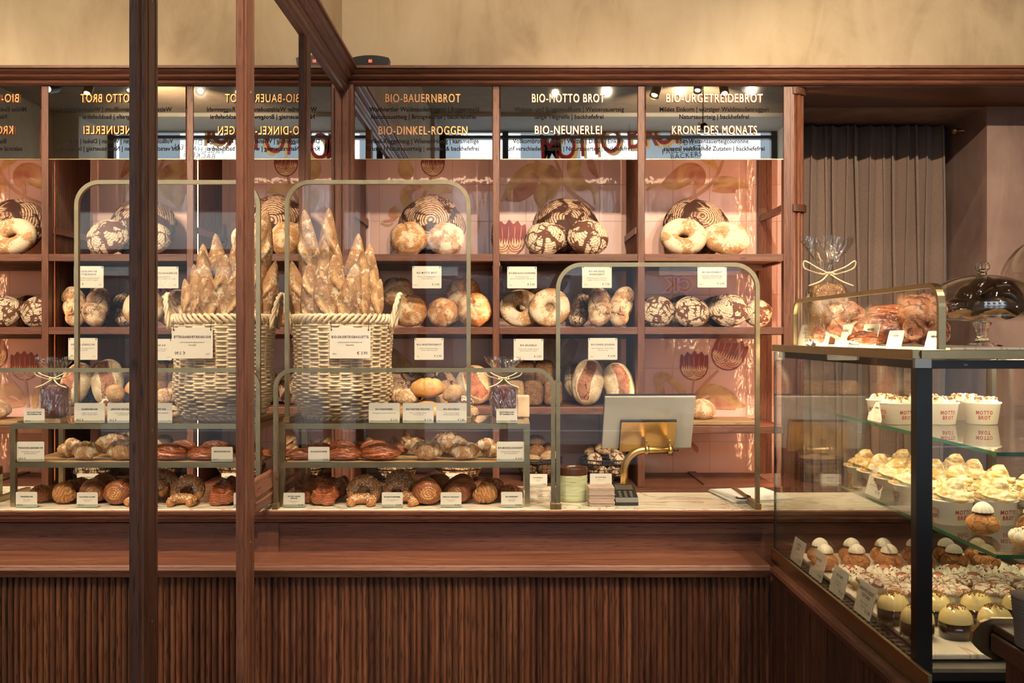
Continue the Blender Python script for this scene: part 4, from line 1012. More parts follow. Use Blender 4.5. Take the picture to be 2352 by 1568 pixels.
# third shelf
for i, (px, py, dd, k, lab) in enumerate(((1207, 856, 4.86, 0, 'dark seeded tin loaf in the upper layer behind the gift bag'), (1249, 855, 4.86, 2, 'dark seeded tin loaf at the right of the upper layer, third shelf'), (1183, None, 4.70, 1, 'pale seeded tin loaf, left one of the lower layer, beside the gift bag bow'),
    (1225, None, 4.70, 0, 'seeded tin loaf in the middle of the lower layer, third shelf'), (1270, None, 4.70, 2, 'seeded tin loaf, right one of the lower layer, third shelf'), (1207, None, 4.88, 1, 'seeded tin loaf at the back carrying the left upper loaf'), (1249, None, 4.88, 0, 'seeded tin loaf at the back carrying the right upper loaf'))):
    put(f'tin{k}', 'seeded_loaf', px, dd, 43, lab, 'bread', deg(0, 0, (i*37) % 9-4), Z3 if py is None else None, py, 'seeded tin loaves on the third shelf', sc3=(1,1,1.22))
put('batard0', 'slashed_loaf', 1328, 4.95, 66, 'slashed loaf at the back of the third shelf, its dark edge showing at left', 'bread', deg(70,0,20), Z3, sc3=(1,.95,1))
put('batard1', 'slashed_loaf', 1400, 4.97, 66, 'slashed loaf in the gap behind the front two, third shelf', 'bread', deg(74,0,10), Z3, sc3=(1,.95,1))
put('batard0', 'slashed_loaf', 1350, 4.74, 72, 'floured loaf with wide brown slash, left of the front pair, third shelf', 'bread', deg(68,0,-8), Z3, sc3=(1,1,1))
put('batard1', 'slashed_loaf', 1421, 4.72, 68, 'floured loaf with wide brown slash, right of the front pair, third shelf', 'bread', deg(66,0,12), Z3, sc3=(1,1,1))
for i, (px, wd, k, dd, lab) in enumerate(((926, 86, 'bauern0', 4.8, 'brown round loaf on the third shelf just right of the baguette basket'), (1006, 92, 'bauern2', 4.8, 'brown round loaf on the third shelf behind the golden roll'), (1092, 86, 'batard0', 4.8, 'white floured loaf on the third shelf left of the second upright'), (965, 80, 'bauern1', 4.98, 'dark loaf at the back of the third shelf, left bay'))):
    put(k, 'round_loaf', px, dd, wd, lab, 'bread', deg(66, 0, i*40-40), Z3, sc3=(1, .9 if i != 2 else .7, 1))
cb = MB().box(PX(1535, 4.8), PX(1725, 4.8), 4.66, 4.92, SZ[4]+.001, SZ[4]+.019, .003).build('bread_board', M['beech_board']); tag(cb, 'pale wooden board lying on the lowest shelf of the right bay', 'cutting board')
put('folded0', 'round_loaf', 1612, 4.78, 64, 'small crusty loaf on the wooden board, half hidden by the till screen', 'bread', deg(20,0,10), SZ[4]+.019, sc3=(1,1,1.3))

# ---------------------------------------------------------------- wicker basket with baguettes
bx, by, bz = -.567, 3.394, 1.2705
bk = thing('wicker_basket', 'tall pale wicker basket with handles holding baguettes', 'basket', (bx, by, bz))
hB, nst = .352, 28
def brad(z):
    t = z/hB; return .118+.044*min(1, t/.30)**.6-.004*max(0, (t-.3))+.004*math.sin(t*9)
m = MB(); rows = 40
for r_ in range(rows):
    z = .016+r_*(hB-.05)/rows; pts = []
    for k in range(nst*4):
        a = 2*PI*k/(nst*4); wv_ = math.cos(a*nst/2+PI*(r_ % 2)); rr = brad(z)+.0036*wv_+.0012*math.sin(k*1.7+r_*2.3)
        pts.append((bx+rr*math.cos(a), by+rr*math.sin(a), bz+z+.0014*math.sin(a*3+r_)))
    m.tube(pts, .0044, 6, closed=True)
m.build('woven_wall', M['wicker'], bk)
m = MB()
for k in range(nst):
    a = 2*PI*(k+.5)/nst; m.tube([(bx+brad(z)*math.cos(a), by+brad(z)*math.sin(a), bz+z) for z in [0, .05, .12, .2, .28, hB-.02]], .0042, 6)
m.lathe([(.0, .004), (.116, .004), (.116, .012), (0, .012)], (bx, by, bz), 32); m.build('stake_frame', M['wicker'], bk)
m = MB()
for s in range(3):
    pts = []
    for k in range(120):
        a = 2*PI*k/120; ph = a*16+2*PI*s/3; pts.append((bx+(brad(hB)+.009*math.cos(ph))*math.cos(a), by+(brad(hB)+.009*math.cos(ph))*math.sin(a), bz+hB-.020+.013*math.sin(ph)))
    m.tube(pts, .0062, 6, closed=True)
m.build('braided_rim', M['wicker'], bk)
m = MB()
for s in range(2):
    pts = [(bx+(.124+.006*math.cos(a*18+s*PI))*math.cos(a), by+(.124+.006*math.cos(a*18+s*PI))*math.sin(a), bz+.010+.006*math.sin(a*18+s*PI)) for a in [2*PI*k/120 for k in range(120)]]
    m.tube(pts, .0055, 6, closed=True)
m.build('braided_foot', M['wicker'], bk)
for sgn in (-1, 1):
    m = MB()
    for s in range(3):
        pts = []
        for k in range(41):
            t = k/40; a = PI*t; ph = t*22+2*PI*s/3; y = by+.052*math.cos(a)*1.0; z = bz+hB-.05+.115*math.sin(a)**.8
            pts.append((bx+sgn*(brad(hB)+.010+.022*math.sin(a))+.005*math.cos(ph), y+.004*math.sin(ph), z+.004*math.sin(ph)))
        m.tube(pts, .0046, 6)
    m.build('handle', M['wicker'], bk)
ords = ['first','second','third','fourth','fifth','sixth','seventh','eighth','ninth','tenth','eleventh','twelfth','thirteenth','fourteenth','fifteenth','sixteenth','seventeenth','eighteenth']
BG = [(703,480,712,56,.03,'tall pale baguette with the upper left tip in the basket'), (757,478,764,54,.05,'tallest baguette, its pale tip highest in the basket'), (818,536,806,54,.06,'baguette rising at upper middle right of the bundle'), (849,560,836,50,.05,'baguette with its tip just under the shelf board, upper right'),
      (674,598,694,46,.0,'baguette leaning out at the left edge of the basket'), (776,560,778,50,.04,'baguette behind the middle of the bundle'), (742,556,742,50,.0,'baguette between the two tallest ones'), (833,575,822,46,-.01,'slim baguette right of the middle of the bundle'),
      (822,606,800,54,-.07,'front baguette right of the bundle centre'), (709,606,716,50,-.06,'front baguette at the left of the bundle'), (731,612,742,50,-.08,'front baguette second from left'), (768,584,762,56,-.07,'front baguette at the centre of the bundle'), (846,622,826,46,-.05,'front baguette, second from right'), (864,607,848,50,.02,'baguette at the right edge beside the handle'), (800,626,784,50,-.10,'lowest front baguette near the centre'), (874,640,852,44,-.02,'short baguette at the far right touching the handle')]
def orient(ax, turn=0.0):
    x_ = Vector((0, 1, 0)).cross(ax).normalized(); y_ = ax.cross(x_).normalized()
    return (Matrix((x_, y_, ax)).transposed()@Euler((0, 0, turn)).to_matrix()).to_euler()
for i, (tx, ty, rx, wd, dd, lab) in enumerate(BG):
    d1 = by+dd*.8; d0 = by+dd
    tip = P(tx, ty, d1); rim = P(rx, 722, d0); ax = (tip-rim).normalized(); zb = bz+.02
    base = rim+ax*((zb-rim.z)/ax.z); 
    rr = math.hypot(base.x-bx, base.y-by)
    if rr > .075:
        k = .075/rr; base = Vector((bx+(base.x-bx)*k, by+(base.y-by)*k, zb)); ax = (tip-base).normalized()
    L = (tip-base).length; wid = wd*by/F; o = link('baguette', MESH[f'baguette{i % 4}'], None, base, orient(ax, (i*1.3) % .9-.45), (wid*.92, wid*.92, L/8.4)); tag(o, lab, 'baguette', 'baguettes in the wicker basket')

# ---------------------------------------------------------------- price cards
def card(w_, h_, title, desc, price, weight=None, hang=0.0, foot=False, tsz=.0085, tilt=0, hook=None):
    """returns builder(loc, rotz) -> top-level card"""
    m = MB(); r = .004; pr = []
    for cxx, czz, a0 in ((w_/2-r, h_-r, 0), (-w_/2+r, h_-r, PI/2), (-w_/2+r, r, PI), (w_/2-r, r, 1.5*PI)):
        for k in range(4): a = a0+k*PI/6; pr.append((cxx+r*math.cos(a), czz+r*math.sin(a)))
    m.prism([(a, b) for a, b in pr][::-1], 'y', -.0008, .0008)
    t = MB(); k = h_/.094; k0 = 1
    lines = title.split('\n'); z = h_*(.66 if len(lines) == 1 else .72)
    for ln in lines:
        vs, fs = text_mb(ln, tsz*k*1.25, sx=.8, spacing=1.25, offset=.00025); xs = [v[0] for v in vs]; ww = max(xs)-min(xs); kk = min(1, w_*.90/ww); t.add([(a*kk, b-.0012, c+z) for a, b, c in vs], fs); z -= tsz*k*1.5
    for j, ln in enumerate(desc.split('\n') if desc else []):
        vs, fs = text_mb(ln, tsz*k*.72, sx=1.0, spacing=1.1); xs = [v[0] for v in vs]; ww = max(xs)-min(xs); kk = min(1, w_*.82/ww); t.add([(a*kk, b-.0012, c+z-j*tsz*k*.95-.002) for a, b, c in vs], fs)
    addtext(t, price, w_*.43, -.0012, h_*.13, tsz*k*1.5, sx=.95, align='RIGHT')
    if weight: addtext(t, weight, -w_*.43, -.0012, h_*.13, tsz*k*.65, align='LEFT')
    me = m.mesh('price_card', M['card']); mt = t.mesh('lettering', M['ink'])
    def make(loc, label, rot=(0,0,0), group=None, name='price_card'):
        o = link(name, me, None, loc, rot); tag(o, label, 'price card', group); link('lettering', mt, o)
        if hang:
            for sx in (-1, 1):
                hm = MB(); x = sx*(w_/2-.006); hm.tube([(x, -.0035, h_-.008), (x, -.004, h_-.001), (x+sx*.002, -.002, h_+hang*.5), (x, 0, h_+hang)], .0008, 6); hm.tube([(x, -.0012, h_-.007), (x, -.0022, h_-.007)], .0022, 10); link('hanging_wire', hm.mesh('hanging_wire', M['wire']), o)
        if foot:
            fm = MB(); fm.box(-w_/2, w_/2, -.003, -.001, 0, .010); fm.box(-w_/2, w_/2, -.003, .028, 0, .0015); link('clear_foot', fm.mesh('clear_foot', M['acrylic']), o)
        return o
    return make
CG = 'white price cards hanging from the shelf boards'
def hangcard(x0, y0, x1, y1, title, desc, price, wt, boardz):
    d_ = YF-.006; w_ = (x1-x0)*d_/F; h_ = (y1-y0)*d_/F; z0 = PZ(y1, d_); hg = boardz-(z0+h_)
    card(w_, h_, title, desc, price, wt, hang=max(.004, hg))((PX((x0+x1)/2, d_), d_, z0), f'hanging white price card reading {title.replace(chr(10), " ")}'.replace('- ', '-'), group=CG)
hangcard(947,611,1014,662,'BIO-MOTTO BROT','Weizen- und Roggenvollkorn\nWeizensauerteig','€ 5,90','500 g', Z1-th)
hangcard(1165,612,1233,662,'BIO-BÄRLAUCH-COURONNE','Bio-Weizensauerteig\nBärlauch | Dinkelmehl | Weizenmehl','€ 5,90','500 g', Z1-th)
hangcard(1337,611,1405,661,'BIO-WALNUSS-\nWURZELBROT','Weizensauerteig aus Walnüssen\nRoggen | Walnuss | Steinsalz','€ 7,50','500 g', Z1-th)
hangcard(1602,610,1669,660,'BIO-BAUERNBROT','Waldviertler Waldstaudenroggen\nRoggenmehl | Natursauerteig','€ 6,90','1000 g', Z1-th)
hangcard(952,776,1019,826,'BIO-URGETREIDEBROT','Einkorn | Waldstaudenroggen\nDinkel | Natursauerteig','€ 6,90','750 g', Z2-th)
hangcard(1180,778,1248,827,'BIO-NEUNERLEI','Vollkornbrot | Roggen | Weizen\nDinkel | Einkorn | 5 Saaten','€ 5,90','750 g', Z2-th)
hangcard(1351,776,1418,826,'BIO-DINKEL-ROGGEN','Dinkel-Roggenteig | Wiener Honig\nNatursauerteig','€ 6,90','750 g', Z2-th)
db = by-brad(.28)-.014; w_ = 94*db/F; h_ = 71*db/F
card(w_, h_, 'BIO-SAUERTEIGBAGUETTE', 'traditionelles französisches\nBaguette', '€ 3,90', '270 g', hang=.028)((PX(804, db), db, PZ(823, db)), 'white price card wired to the front of the wicker basket')

# ---------------------------------------------------------------- brass rack on the counter
RX0, RX1, RY0, RY1 = PX(641, 3.20), PX(1217, 3.20), 3.20, 3.56
RZT, RZM = PZ(973, 3.20), PZ(1062, 3.20)
rk = thing('brass_rack', 'two tier square brass rack with glass shelves on the marble counter', 'rack', ((RX0+RX1)/2, 3.38, MZ)); b = .0165
def rackbar(nm, *a): MB().box(*a).build(nm, M['brass'], rk)
rackbar('top_rail', RX0, RX1, RY0, RY0+b, RZT-b, RZT); rackbar('top_rail', RX0, RX1, RY1-b, RY1, RZT-b, RZT)
rackbar('side_rail', RX0, RX0+b, RY0+b, RY1-b, RZT-b, RZT); rackbar('side_rail', RX1-b, RX1, RY0+b, RY1-b, RZT-b, RZT)
for x in (RX0, RX1-b):
    for y in (RY0, RY1-b): rackbar('leg', x, x+b, y, y+b, MZ, RZT-b)
rackbar('middle_rail', RX0+b, RX1-b, RY0, RY0+b*.95, RZM-b, RZM)
MB().box(RX0+b, RX1-b, RY0+b, RY1-b, RZM-.010, RZM-.001).build('middle_shelf', M['beech_board'], rk)
MB().box(RX0+b, RX1-b, RY0+b, RY1-b, RZT-.008, RZT-.001).build('glass_shelf', M['shelf_glass'], rk)

# glass guards
def guard(name, px0, px1, pyt, zb, y, rad, label, feet=True, back=.25):
    x0, x1, zt = PX(px0, y), PX(px1, y), PZ(pyt, y); bw_ = .013
    t = thing(name, label, 'sneeze guard', ((x0+x1)/2, y, zb)); r = rad; pts = [(x0+bw_/2, y, zb)]
    for k in range(13): a = PI-PI/2*k/12; pts.append((x0+bw_/2+r+r*math.cos(a), y, zt-bw_/2-r+r*math.sin(a)))
    for k in range(13): a = PI/2-PI/2*k/12; pts.append((x1-bw_/2-r+r*math.cos(a), y, zt-bw_/2-r+r*math.sin(a)))
    pts.append((x1-bw_/2, y, zb)); MB().bar(pts, bw_, bw_*1.2).build('brass_frame', M['brass'], t)
    gp = [(p[0], p[2]) for p in pts]; m = MB(); m.prism(gp[::-1], 'y', y-.002, y+.002); m.build('glass_pane', M['clear_glass'], t)
    if feet:
        for x in (x0+bw_/2, x1-bw_/2):
            f = MB().box(x-.009, x+.009, y-.012, y+back, zb, zb+.018, .002).build('foot_bar', M['brass'], t)
            MB().box(x-.0095, x+.0095, y-.015, y-.0115, zb, zb+.0185, .001).build('end_cap', M['brass_bright'], f)
    return t
guard('glass_guard', 655, 1081, 414, RZT+.001, 3.24, .075, 'large brass framed glass guard standing on the rack before the baguettes', back=.20)
guard('glass_guard', 629, 1275, 845, MZ+.001, 3.165, .055, 'low wide brass framed glass guard in front of the brass rack', back=.02)
guard('glass_guard', 1277, 1744, 603, MZ+.001, 3.165, .075, 'brass framed glass guard in front of the till screen', back=.34)

# cards on the rack and counter
SG = 'white price cards standing on the rack and counter'
def stand(x0, y0, x1, y1, title, desc, price, wt, z, d_, where):
    w_ = (x1-x0)*d_/F; h_ = (y1-y0)*d_/F
    card(w_, h_, title, desc, price, wt, foot=True, tsz=.0085)((PX((x0+x1)/2, d_), d_, z+.0005), f'standing white price card {title.replace(chr(10), " ")}, {where}', group=SG)
stand(847,926,918,973,'BIO-VINSCHGERL','Bio-Roggensauerteig | Bio-Weizenteig','€ 2,10','Stk.', RZT, 3.208, 'leftmost on top of the brass rack')
stand(925,926,996,973,'BIO-TARTINE-WECKERL','Weizen- und Roggenvollkorn\nWeizensauerteig','€ 2,20','Stk.', RZT, 3.208, 'second on top of the brass rack')
stand(1002,926,1072,973,'BIO-NEUNERLEI','Vollkornweckerl | Roggen\nWeizen | Dinkel | 5 Saaten','€ 2,80','Stk.', RZT, 3.208, 'third on top of the brass rack')
stand(1140,938,1188,972,'KAROTTENKUCHEN\nMIT ROSENBLÜTEN','','€ 6,90','Stk.', RZT, 3.208, 'in front of the gift bag')
stand(708,1027,757,1062,'BIO-KIRSCHPLUNDER','','€ 4,20','Stk.', RZM, 3.208, 'on the middle tier among red pastries')
stand(1141,1014,1204,1061,'BIO-MANDELCROISSANT','Buttercroissant | Mandelcreme\nfeine Marzipanfüllung','€ 4,50','Stk.', RZM, 3.208, 'at the right end of the middle tier')
stand(651,1133,700,1167,'KOUIGN AMANN\nZITRONE','Blätterteig Karamell\nZitrone','€ 3,90','Stk.', MZ, 3.19, 'at the left end on the marble')
stand(877,1132,925,1167,'BIO-BRIOCHEKIPFERL','Briocheteig | Hagelzucker\nButter','€ 2,90','Stk.', MZ, 3.19, 'on the marble under the sugared horseshoes')
stand(1012,1132,1060,1167,'PAIN AU CHOCOLAT','Buttercroissantteig\nSchokolade','€ 3,90','Stk.', MZ, 3.19, 'on the marble before the chocolate rolls')
stand(1151,1131,1200,1167,'BIO-CROISSANT','Buttercroissant\nWeizenmehl','€ 2,60','Stk.', MZ, 3.19, 'on the marble before the croissants')
stand(1215,1086,1257,1114,'BIO-NEUNERLEI','Vollkornweckerl\n5 Saaten','€ 2,80',None, BCZ, 4.635, 'before the seeded roll basket on the back worktop')
stand(1355,1084,1405,1113,'BIO-VINSCHGERL','Bio-Roggensauerteig','€ 2,20',None, BCZ, 4.635, 'before the flat roll basket on the back worktop')
stand(1023,1085,1073,1115,'BIO-TARTINE-WECKERL','Natursauerteig','€ 2,20',None, BCZ, 4.635, 'on the back worktop, seen behind the pastries')

rg = random.Random(8); pts = [Vector((.735, 3.30, MZ+.006))]
for k in range(40): a = k*.55; pts.append(Vector((.765+.022*math.cos(a)*(1+.2*math.sin(k)), 3.30+.03*math.sin(a), MZ+.006+.0012*(k % 12))))
o = MB().tube(pts, .0035, 6).build('cable_coil', M['black_plastic'], org=(.765, 3.30, MZ)); tag(o, 'small tangle of black cable on the marble beside the guard foot', 'cable')
# rolls on top of the rack
RG = 'rolls piled on top of the brass rack'
for k, px, cy, wd, dd, lab, rot, s3 in (
 ('semmel0', 983, 890, 82, 3.42, 'smooth golden roll on top of the pile', (25,0,5), (1,1,1)), ('semmel0', 985, None, 78, 3.36, 'golden roll under the topmost golden roll', (15,0,-20), (1,1,1)),
 ('roll0', 927, 910, 72, 3.42, 'crusty grey-brown roll right of the basket, upper one', (20,0,-15), (1,1,1)), ('roll0', 905, None, 66, 3.36, 'crusty roll at the left end of the pile beside the basket', (10,0,20), (1,1,1)),
 ('rollseed0', 1040, 902, 60, 3.40, 'seeded roll right of the smooth golden one', (30,0,60), (1,1,1)), ('rollseed0', 1028, None, 66, 3.36, 'seeded roll low in the pile behind the third card', (10,0,-10), (1,1,1)), ('roll1', 1058, 925, 62, 3.44, 'floured roll leaning at the right end of the pile', (30,0,0), (1,1,1)), ('roll0', 1070, None, 64, 3.38, 'brown roll at the right foot of the pile', (5,0,30), (1,1,1)), ('roll0', 945, None, 70, 3.46, 'crusty roll at the back bottom of the pile', (5,0,40), (1,1,1.2)), ('rollseed0', 1000, None, 74, 3.50, 'seeded roll at the back bottom of the pile', (5,0,10), (1,1,1.5))):
    put(k, 'bread_roll', px, dd, wd, lab, 'bread roll', deg(*rot), RZT if cy is None else None, cy, RG, sc3=s3)

# gift bags
def giftbag(x, y, z, w_, h_, d_, label, content, topw=1.3, kraft=False, lean=0.0):
    t = thing('gift_bag', label, 'gift bag', (x, y, z)); hb = h_*.60
    if content:
        def f(dv):
            s = lambda q: math.copysign(abs(q)**.45, q); k = 1+.04*nz(dv, 3, x)
            return Vector((x+s(dv.x)*w_*.44*k, y+s(dv.y)*d_*.42*k, z+.006+hb*.47+s(dv.z)*hb*.46*k))
        MB().blob(f, 36, 24).build('fruit_loaf' if content == 'dark_fruitcake' else 'seeded_loaf', M[content], t)
    m = MB(); n = 48; rows = []
    for q, (zz_, rw) in enumerate(((0, .96), (.08, 1.02), (.25, 1.03), (.42, 1.0), (.52, .92), (.58, .66), (.63, .30), (.66, .13), (.69, .12), (.73, .30), (.80, .62), (.88, .95), (.96, topw), (1.0, topw*1.05))):
        ring = []
        for k in range(n):
            a = 2*PI*k/n; e = .5 if zz_ < .5 else .8
            c, s_ = math.cos(a), math.sin(a); cr = 1+(.10 if zz_ > .5 else .025)*math.sin(a*9+q*.6)+.06*nz(Vector((c*2, s_*2, zz_*6)), 1.5, x)
            ring.append((x+math.copysign(abs(c)**e, c)*w_*.5*rw*cr+lean*max(0, zz_-.6)*h_, y+math.copysign(abs(s_)**e, s_)*d_*.5*rw*cr*(1 if zz_ < .7 else .45), z+zz_*h_*(1+.03*math.sin(a*7)*(zz_ > .8))))
        rows.append(ring)
    vs = [p for r in rows for p in r]; m.add(vs, [(i*n+k, i*n+(k+1) % n, (i+1)*n+(k+1) % n, (i+1)*n+k) for i in range(len(rows)-1) for k in range(n)]+[tuple(range(n))[::-1]], True)
    m.build('clear_wrapper' if not kraft else 'kraft_bag', M['cellophane'] if not kraft else M['paper_kraft'], t)
    m = MB(); zc = z+h_*.675; m.tube([(x+.18*w_*math.cos(a), y+.18*w_*math.sin(a), zc+.002*math.sin(3*a)) for a in [2*PI*k/20 for k in range(20)]], .0022, 6, closed=True)
    for sx in (-1, 1):
        lp = [(x, y-.1*w_, zc), (x+sx*.35*w_, y-.25*w_, zc+.14*w_), (x+sx*.62*w_, y-.2*w_, zc+.30*w_), (x+sx*.60*w_, y-.15*w_, zc+.12*w_), (x+sx*.2*w_, y-.15*w_, zc-.02*w_), (x, y-.12*w_, zc)]
        m.tube(cat(lp, 5), .0021, 6); m.tube(cat([(x, y-.12*w_, zc), (x+sx*.25*w_, y-.3*w_, zc-.2*w_), (x+sx*.55*w_, y-.3*w_, zc-.32*w_)], 5), .0021, 6)
    m.build('raffia_bow', M['raffia'], t)
    return t
dd = 3.33; w_ = 64*dd/F; giftbag(PX(1157, dd), dd, RZT, w_, (965-822)*dd/F, .06, 'clear gift bag of dark fruit bread tied with raffia on the rack', 'dark_fruitcake')
m = MB(); dd = 3.47; x0, x1 = PX(1178, dd), PX(1216, dd); m.box(x0, x1, dd-.03, dd+.03, RZT+.001, RZT+.075, .004); o = m.build('kraft_packet', M['paper_kraft']); tag(o, 'small brown paper packet behind the gift bag at the right end of the rack', 'paper packet')

# pastries on the middle tier
PG = 'red glazed laminated pastries on the middle tier'
for k, px, cy, wd, dd, lab, rz in (('plunder0', 664, None, 46, 3.33, 'red pastry at the left end of the middle tier', 20), ('plunder1', 692, None, 62, 3.28, 'red ribbed pastry left of its price card', 5), ('plunder0', 735, None, 70, 3.40, 'red pastry behind its price card', -10), ('plunder1', 793, None, 82, 3.27, 'red ribbed pastry in the front row just right of the card', 4),
    ('plunder0', 876, None, 92, 3.27, 'widest red ribbed pastry in the front row, centre of the tier', 0), ('plunder0', 786, 1023, 62, 3.32, 'red pastry stacked on the front row, left one', -8), ('plunder1', 858, 1022, 60, 3.32, 'red pastry stacked on the front row, right one', 12), ('plunder1', 820, None, 70, 3.44, 'red pastry in the back row, middle of the tier', 10), ('plunder0', 910, None, 60, 3.43, 'red pastry in the back row beside the almond ones', -15)):
    put(k, 'laminated_pastry', px, dd, wd, lab, 'pastry', deg(8, 0, rz), RZM if cy is None else None, cy, PG, sc3=(1, 1.1, 1.25))
AG = 'almond croissants on the middle tier'
for k, px, cy, wd, dd, lab, rz in (('almond0', 983, None, 86, 3.27, 'powdered almond croissant in the front row, left one', 0), ('almond1', 1066, None, 78, 3.27, 'powdered almond croissant in the front row, second one', 8), ('almond1', 1037, 1017, 84, 3.36, 'almond croissant stacked at the centre of the heap', -12), ('almond0', 1114, 1020, 54, 3.33, 'almond croissant stacked at the right of the heap', 20),
    ('almond1', 955, 1020, 60, 3.40, 'almond croissant stacked at the left of the heap', 25), ('almond0', 1130, None, 62, 3.34, 'almond croissant low behind its price card', -8), ('almond0', 1030, None, 90, 3.46, 'almond croissant at the back of the heap', 4)):
    put(k, 'almond_croissant', px, dd, wd, lab, 'croissant', deg(18, 0, rz), RZM if cy is None else None, cy, AG, sc3=(1, 1, 1.35))
# pastries on the marble
KG = 'pinched caramel pastries on the marble'
for k, px, cy, wd, dd, lab, rx in (('kouign1', 746, None, 62, 3.25, 'round pinched caramel pastry nearest the glass', 28), ('kouign0', 708, None, 58, 3.30, 'pinched caramel pastry behind its price card', 20), ('kouign0', 778, 1120, 50, 3.36, 'pinched caramel pastry at the right of the heap', 50), ('kouign1', 735, 1115, 50, 3.36, 'pinched caramel pastry on top at the centre of the heap', 35), ('kouign0', 705, 1112, 48, 3.38, 'pinched caramel pastry on top at the left of the heap', 40), ('kouign1', 780, None, 60, 3.44, 'pinched caramel pastry at the back of the heap', 20), ('kouign0', 725, None, 60, 3.46, 'pinched caramel pastry at the back left of the heap', 20)):
    put(k, 'caramel_pastry', px, dd, wd, lab, 'pastry', deg(rx, 0, px % 90), MZ if cy is None else None, cy, KG, sc3=(1, 1, 1.2))
HG = 'sugared horseshoe pastries on the marble'
for px, cy, wd, dd, lab, rot in ((838, 1118, 84, 3.30, 'sugared horseshoe pastry standing at the left of the group', (60,0,180)), (833, None, 72, 3.25, 'horseshoe pastry lying under the left one, pale ends forward', (8,0,180)), (921, 1100, 72, 3.38, 'dark sugared horseshoe pastry at the top of the group', (50,0,180)), (913, 1118, 66, 3.30, 'sugared horseshoe pastry just above its price card', (35,0,180)), (935, None, 70, 3.26, 'sugared horseshoe pastry right of its price card', (10,0,150)), (870, None, 66, 3.40, 'horseshoe pastry at the back of the group', (10,0,180)), (930, None, 66, 3.42, 'horseshoe pastry at the back under the dark one', (10,0,200))):
    put('kipferl0', 'horseshoe_pastry', px, dd, wd, lab, 'pastry', deg(*rot), MZ if cy is None else None, cy, HG, parts=(('sugar_nibs', 'kipferl_sugar'),), nat=1.05)
for k, px, cy, wd, dd, lab, rot in (('pac0', 980, None, 68, 3.27, 'chocolate roll showing its spiral end, at the front', (0,0,12)), ('pac0', 1003, 1117, 56, 3.42, 'chocolate roll lying behind and above the spiral one', (20,0,-20)), ('pac0', 1052, 1118, 60, 3.36, 'darker chocolate roll stacked behind its price card', (15,0,-28)), ('pac0', 1058, None, 62, 3.30, 'chocolate roll at the bottom behind its price card', (0,0,-20)), ('pac0', 1000, None, 60, 3.46, 'chocolate roll at the bottom of the back row', (0,0,5))):
    put(k, 'chocolate_roll', px, dd, wd, lab, 'pastry', deg(*rot), MZ if cy is None else None, cy, 'chocolate rolls on the marble', nat=1.0)
for k, px, cy, wd, dd, lab, rot in (('croissant1', 1114, None, 76, 3.27, 'golden croissant at the front between two cards', (12,0,30)), ('croissant0', 1138, 1120, 60, 3.38, 'dark croissant stacked behind the golden one', (25,0,-30)), ('croissant0', 1174, None, 66, 3.29, 'dark croissant behind the last price card', (15,0,-10)), ('croissant0', 1168, 1130, 58, 3.36, 'dark croissant stacked at the right end', (20,0,10)), ('croissant0', 1130, None, 66, 3.44, 'croissant at the back of the group', (10,0,0))):
    put(k, 'croissant', px, dd, wd, lab, 'croissant', deg(*rot), MZ if cy is None else None, cy, 'croissants on the marble', sc3=(1, 1, 1.1))

# wire baskets on the back worktop
def wirebasket(px0, px1, pyr, label, d_=4.80):
    cxx = PX((px0+px1)/2, d_); rt = (px1-px0)*d_/F/2; rb = rt*.74; zt = PZ(pyr, d_); zb_ = BCZ+.004
    t = thing('wire_basket', label, 'basket', (cxx, d_, BCZ))
    def ringm(r, z, th_=.0022):
        m = MB(); m.tube([(cxx+r*math.cos(a), d_+r*math.sin(a), z) for a in [2*PI*k/40 for k in range(40)]], th_, 6, closed=True); return m
    ringm(rt, zt, .0034).build('rim', M['wire'], t); ringm(rt*.99, zt-.018, .0026).build('rim', M['wire'], t); ringm(rb, zb_, .003).build('base_ring', M['wire'], t)
    m = MB()
    for k in range(26):
        a = 2*PI*k/26; m.tube([(cxx+(rb+(rt-rb)*u)*math.cos(a), d_+(rb+(rt-rb)*u)*math.sin(a), zb_+(zt-zb_)*u) for u in (0, .25, .5, .75, 1)], .0013, 5)
    for u in (.2, .4, .6, .8):
        r = rb+(rt-rb)*u; m.tube([(cxx+r*math.cos(a), d_+r*math.sin(a), zb_+(zt-zb_)*u) for a in [2*PI*k/32 for k in range(32)]], .0013, 5, closed=True)
    for k in range(-4, 5):
        q = rb*k/5; L_ = math.sqrt(max(0, rb*rb-q*q)); m.tube([(cxx+q, d_-L_, zb_), (cxx+q, d_+L_, zb_)], .0013, 5)
    m.build('wire_mesh', M['wire'], t); return t
wirebasket(1186, 1291, 1050, 'wire basket of seeded rolls right of the brass rack'); wirebasket(1331, 1448, 1052, 'wire basket of floured flat rolls behind the till pole'); wirebasket(1000, 1106, 1066, 'wire basket of baguette ends behind the almond croissants'); wirebasket(862, 958, 1066, 'wire basket of baguette ends behind the red pastries')
for j, (k, px, py, wd, dd, lab) in enumerate((('rollseed1', 1231, 1010, 42, 4.80, 'seeded roll at the very top of the heap'), ('rollseed1', 1232, 1033, 44, 4.77, 'seeded roll just under the topmost'), ('rollseed1', 1262, 1030, 44, 4.83, 'smooth seeded roll at upper right of the heap'), ('rollseed0', 1222, 1050, 40, 4.75, 'pale seeded roll at the left rim'), ('rollseed0', 1262, 1046, 46, 4.76, 'pale seeded roll at the right rim'), ('rollseed1', 1215, 1075, 42, 4.77, 'seeded roll inside, at the left'), ('rollseed1', 1255, 1076, 44, 4.77, 'seeded roll inside, at the right'), ('rollseed0', 1235, 1096, 50, 4.80, 'seeded roll at the bottom'))):
    put(k, 'seeded_roll', px, dd, wd, lab+' in the seeded roll basket', 'bread roll', deg(20, 0, j*50), None, py, 'seeded rolls in a wire basket')
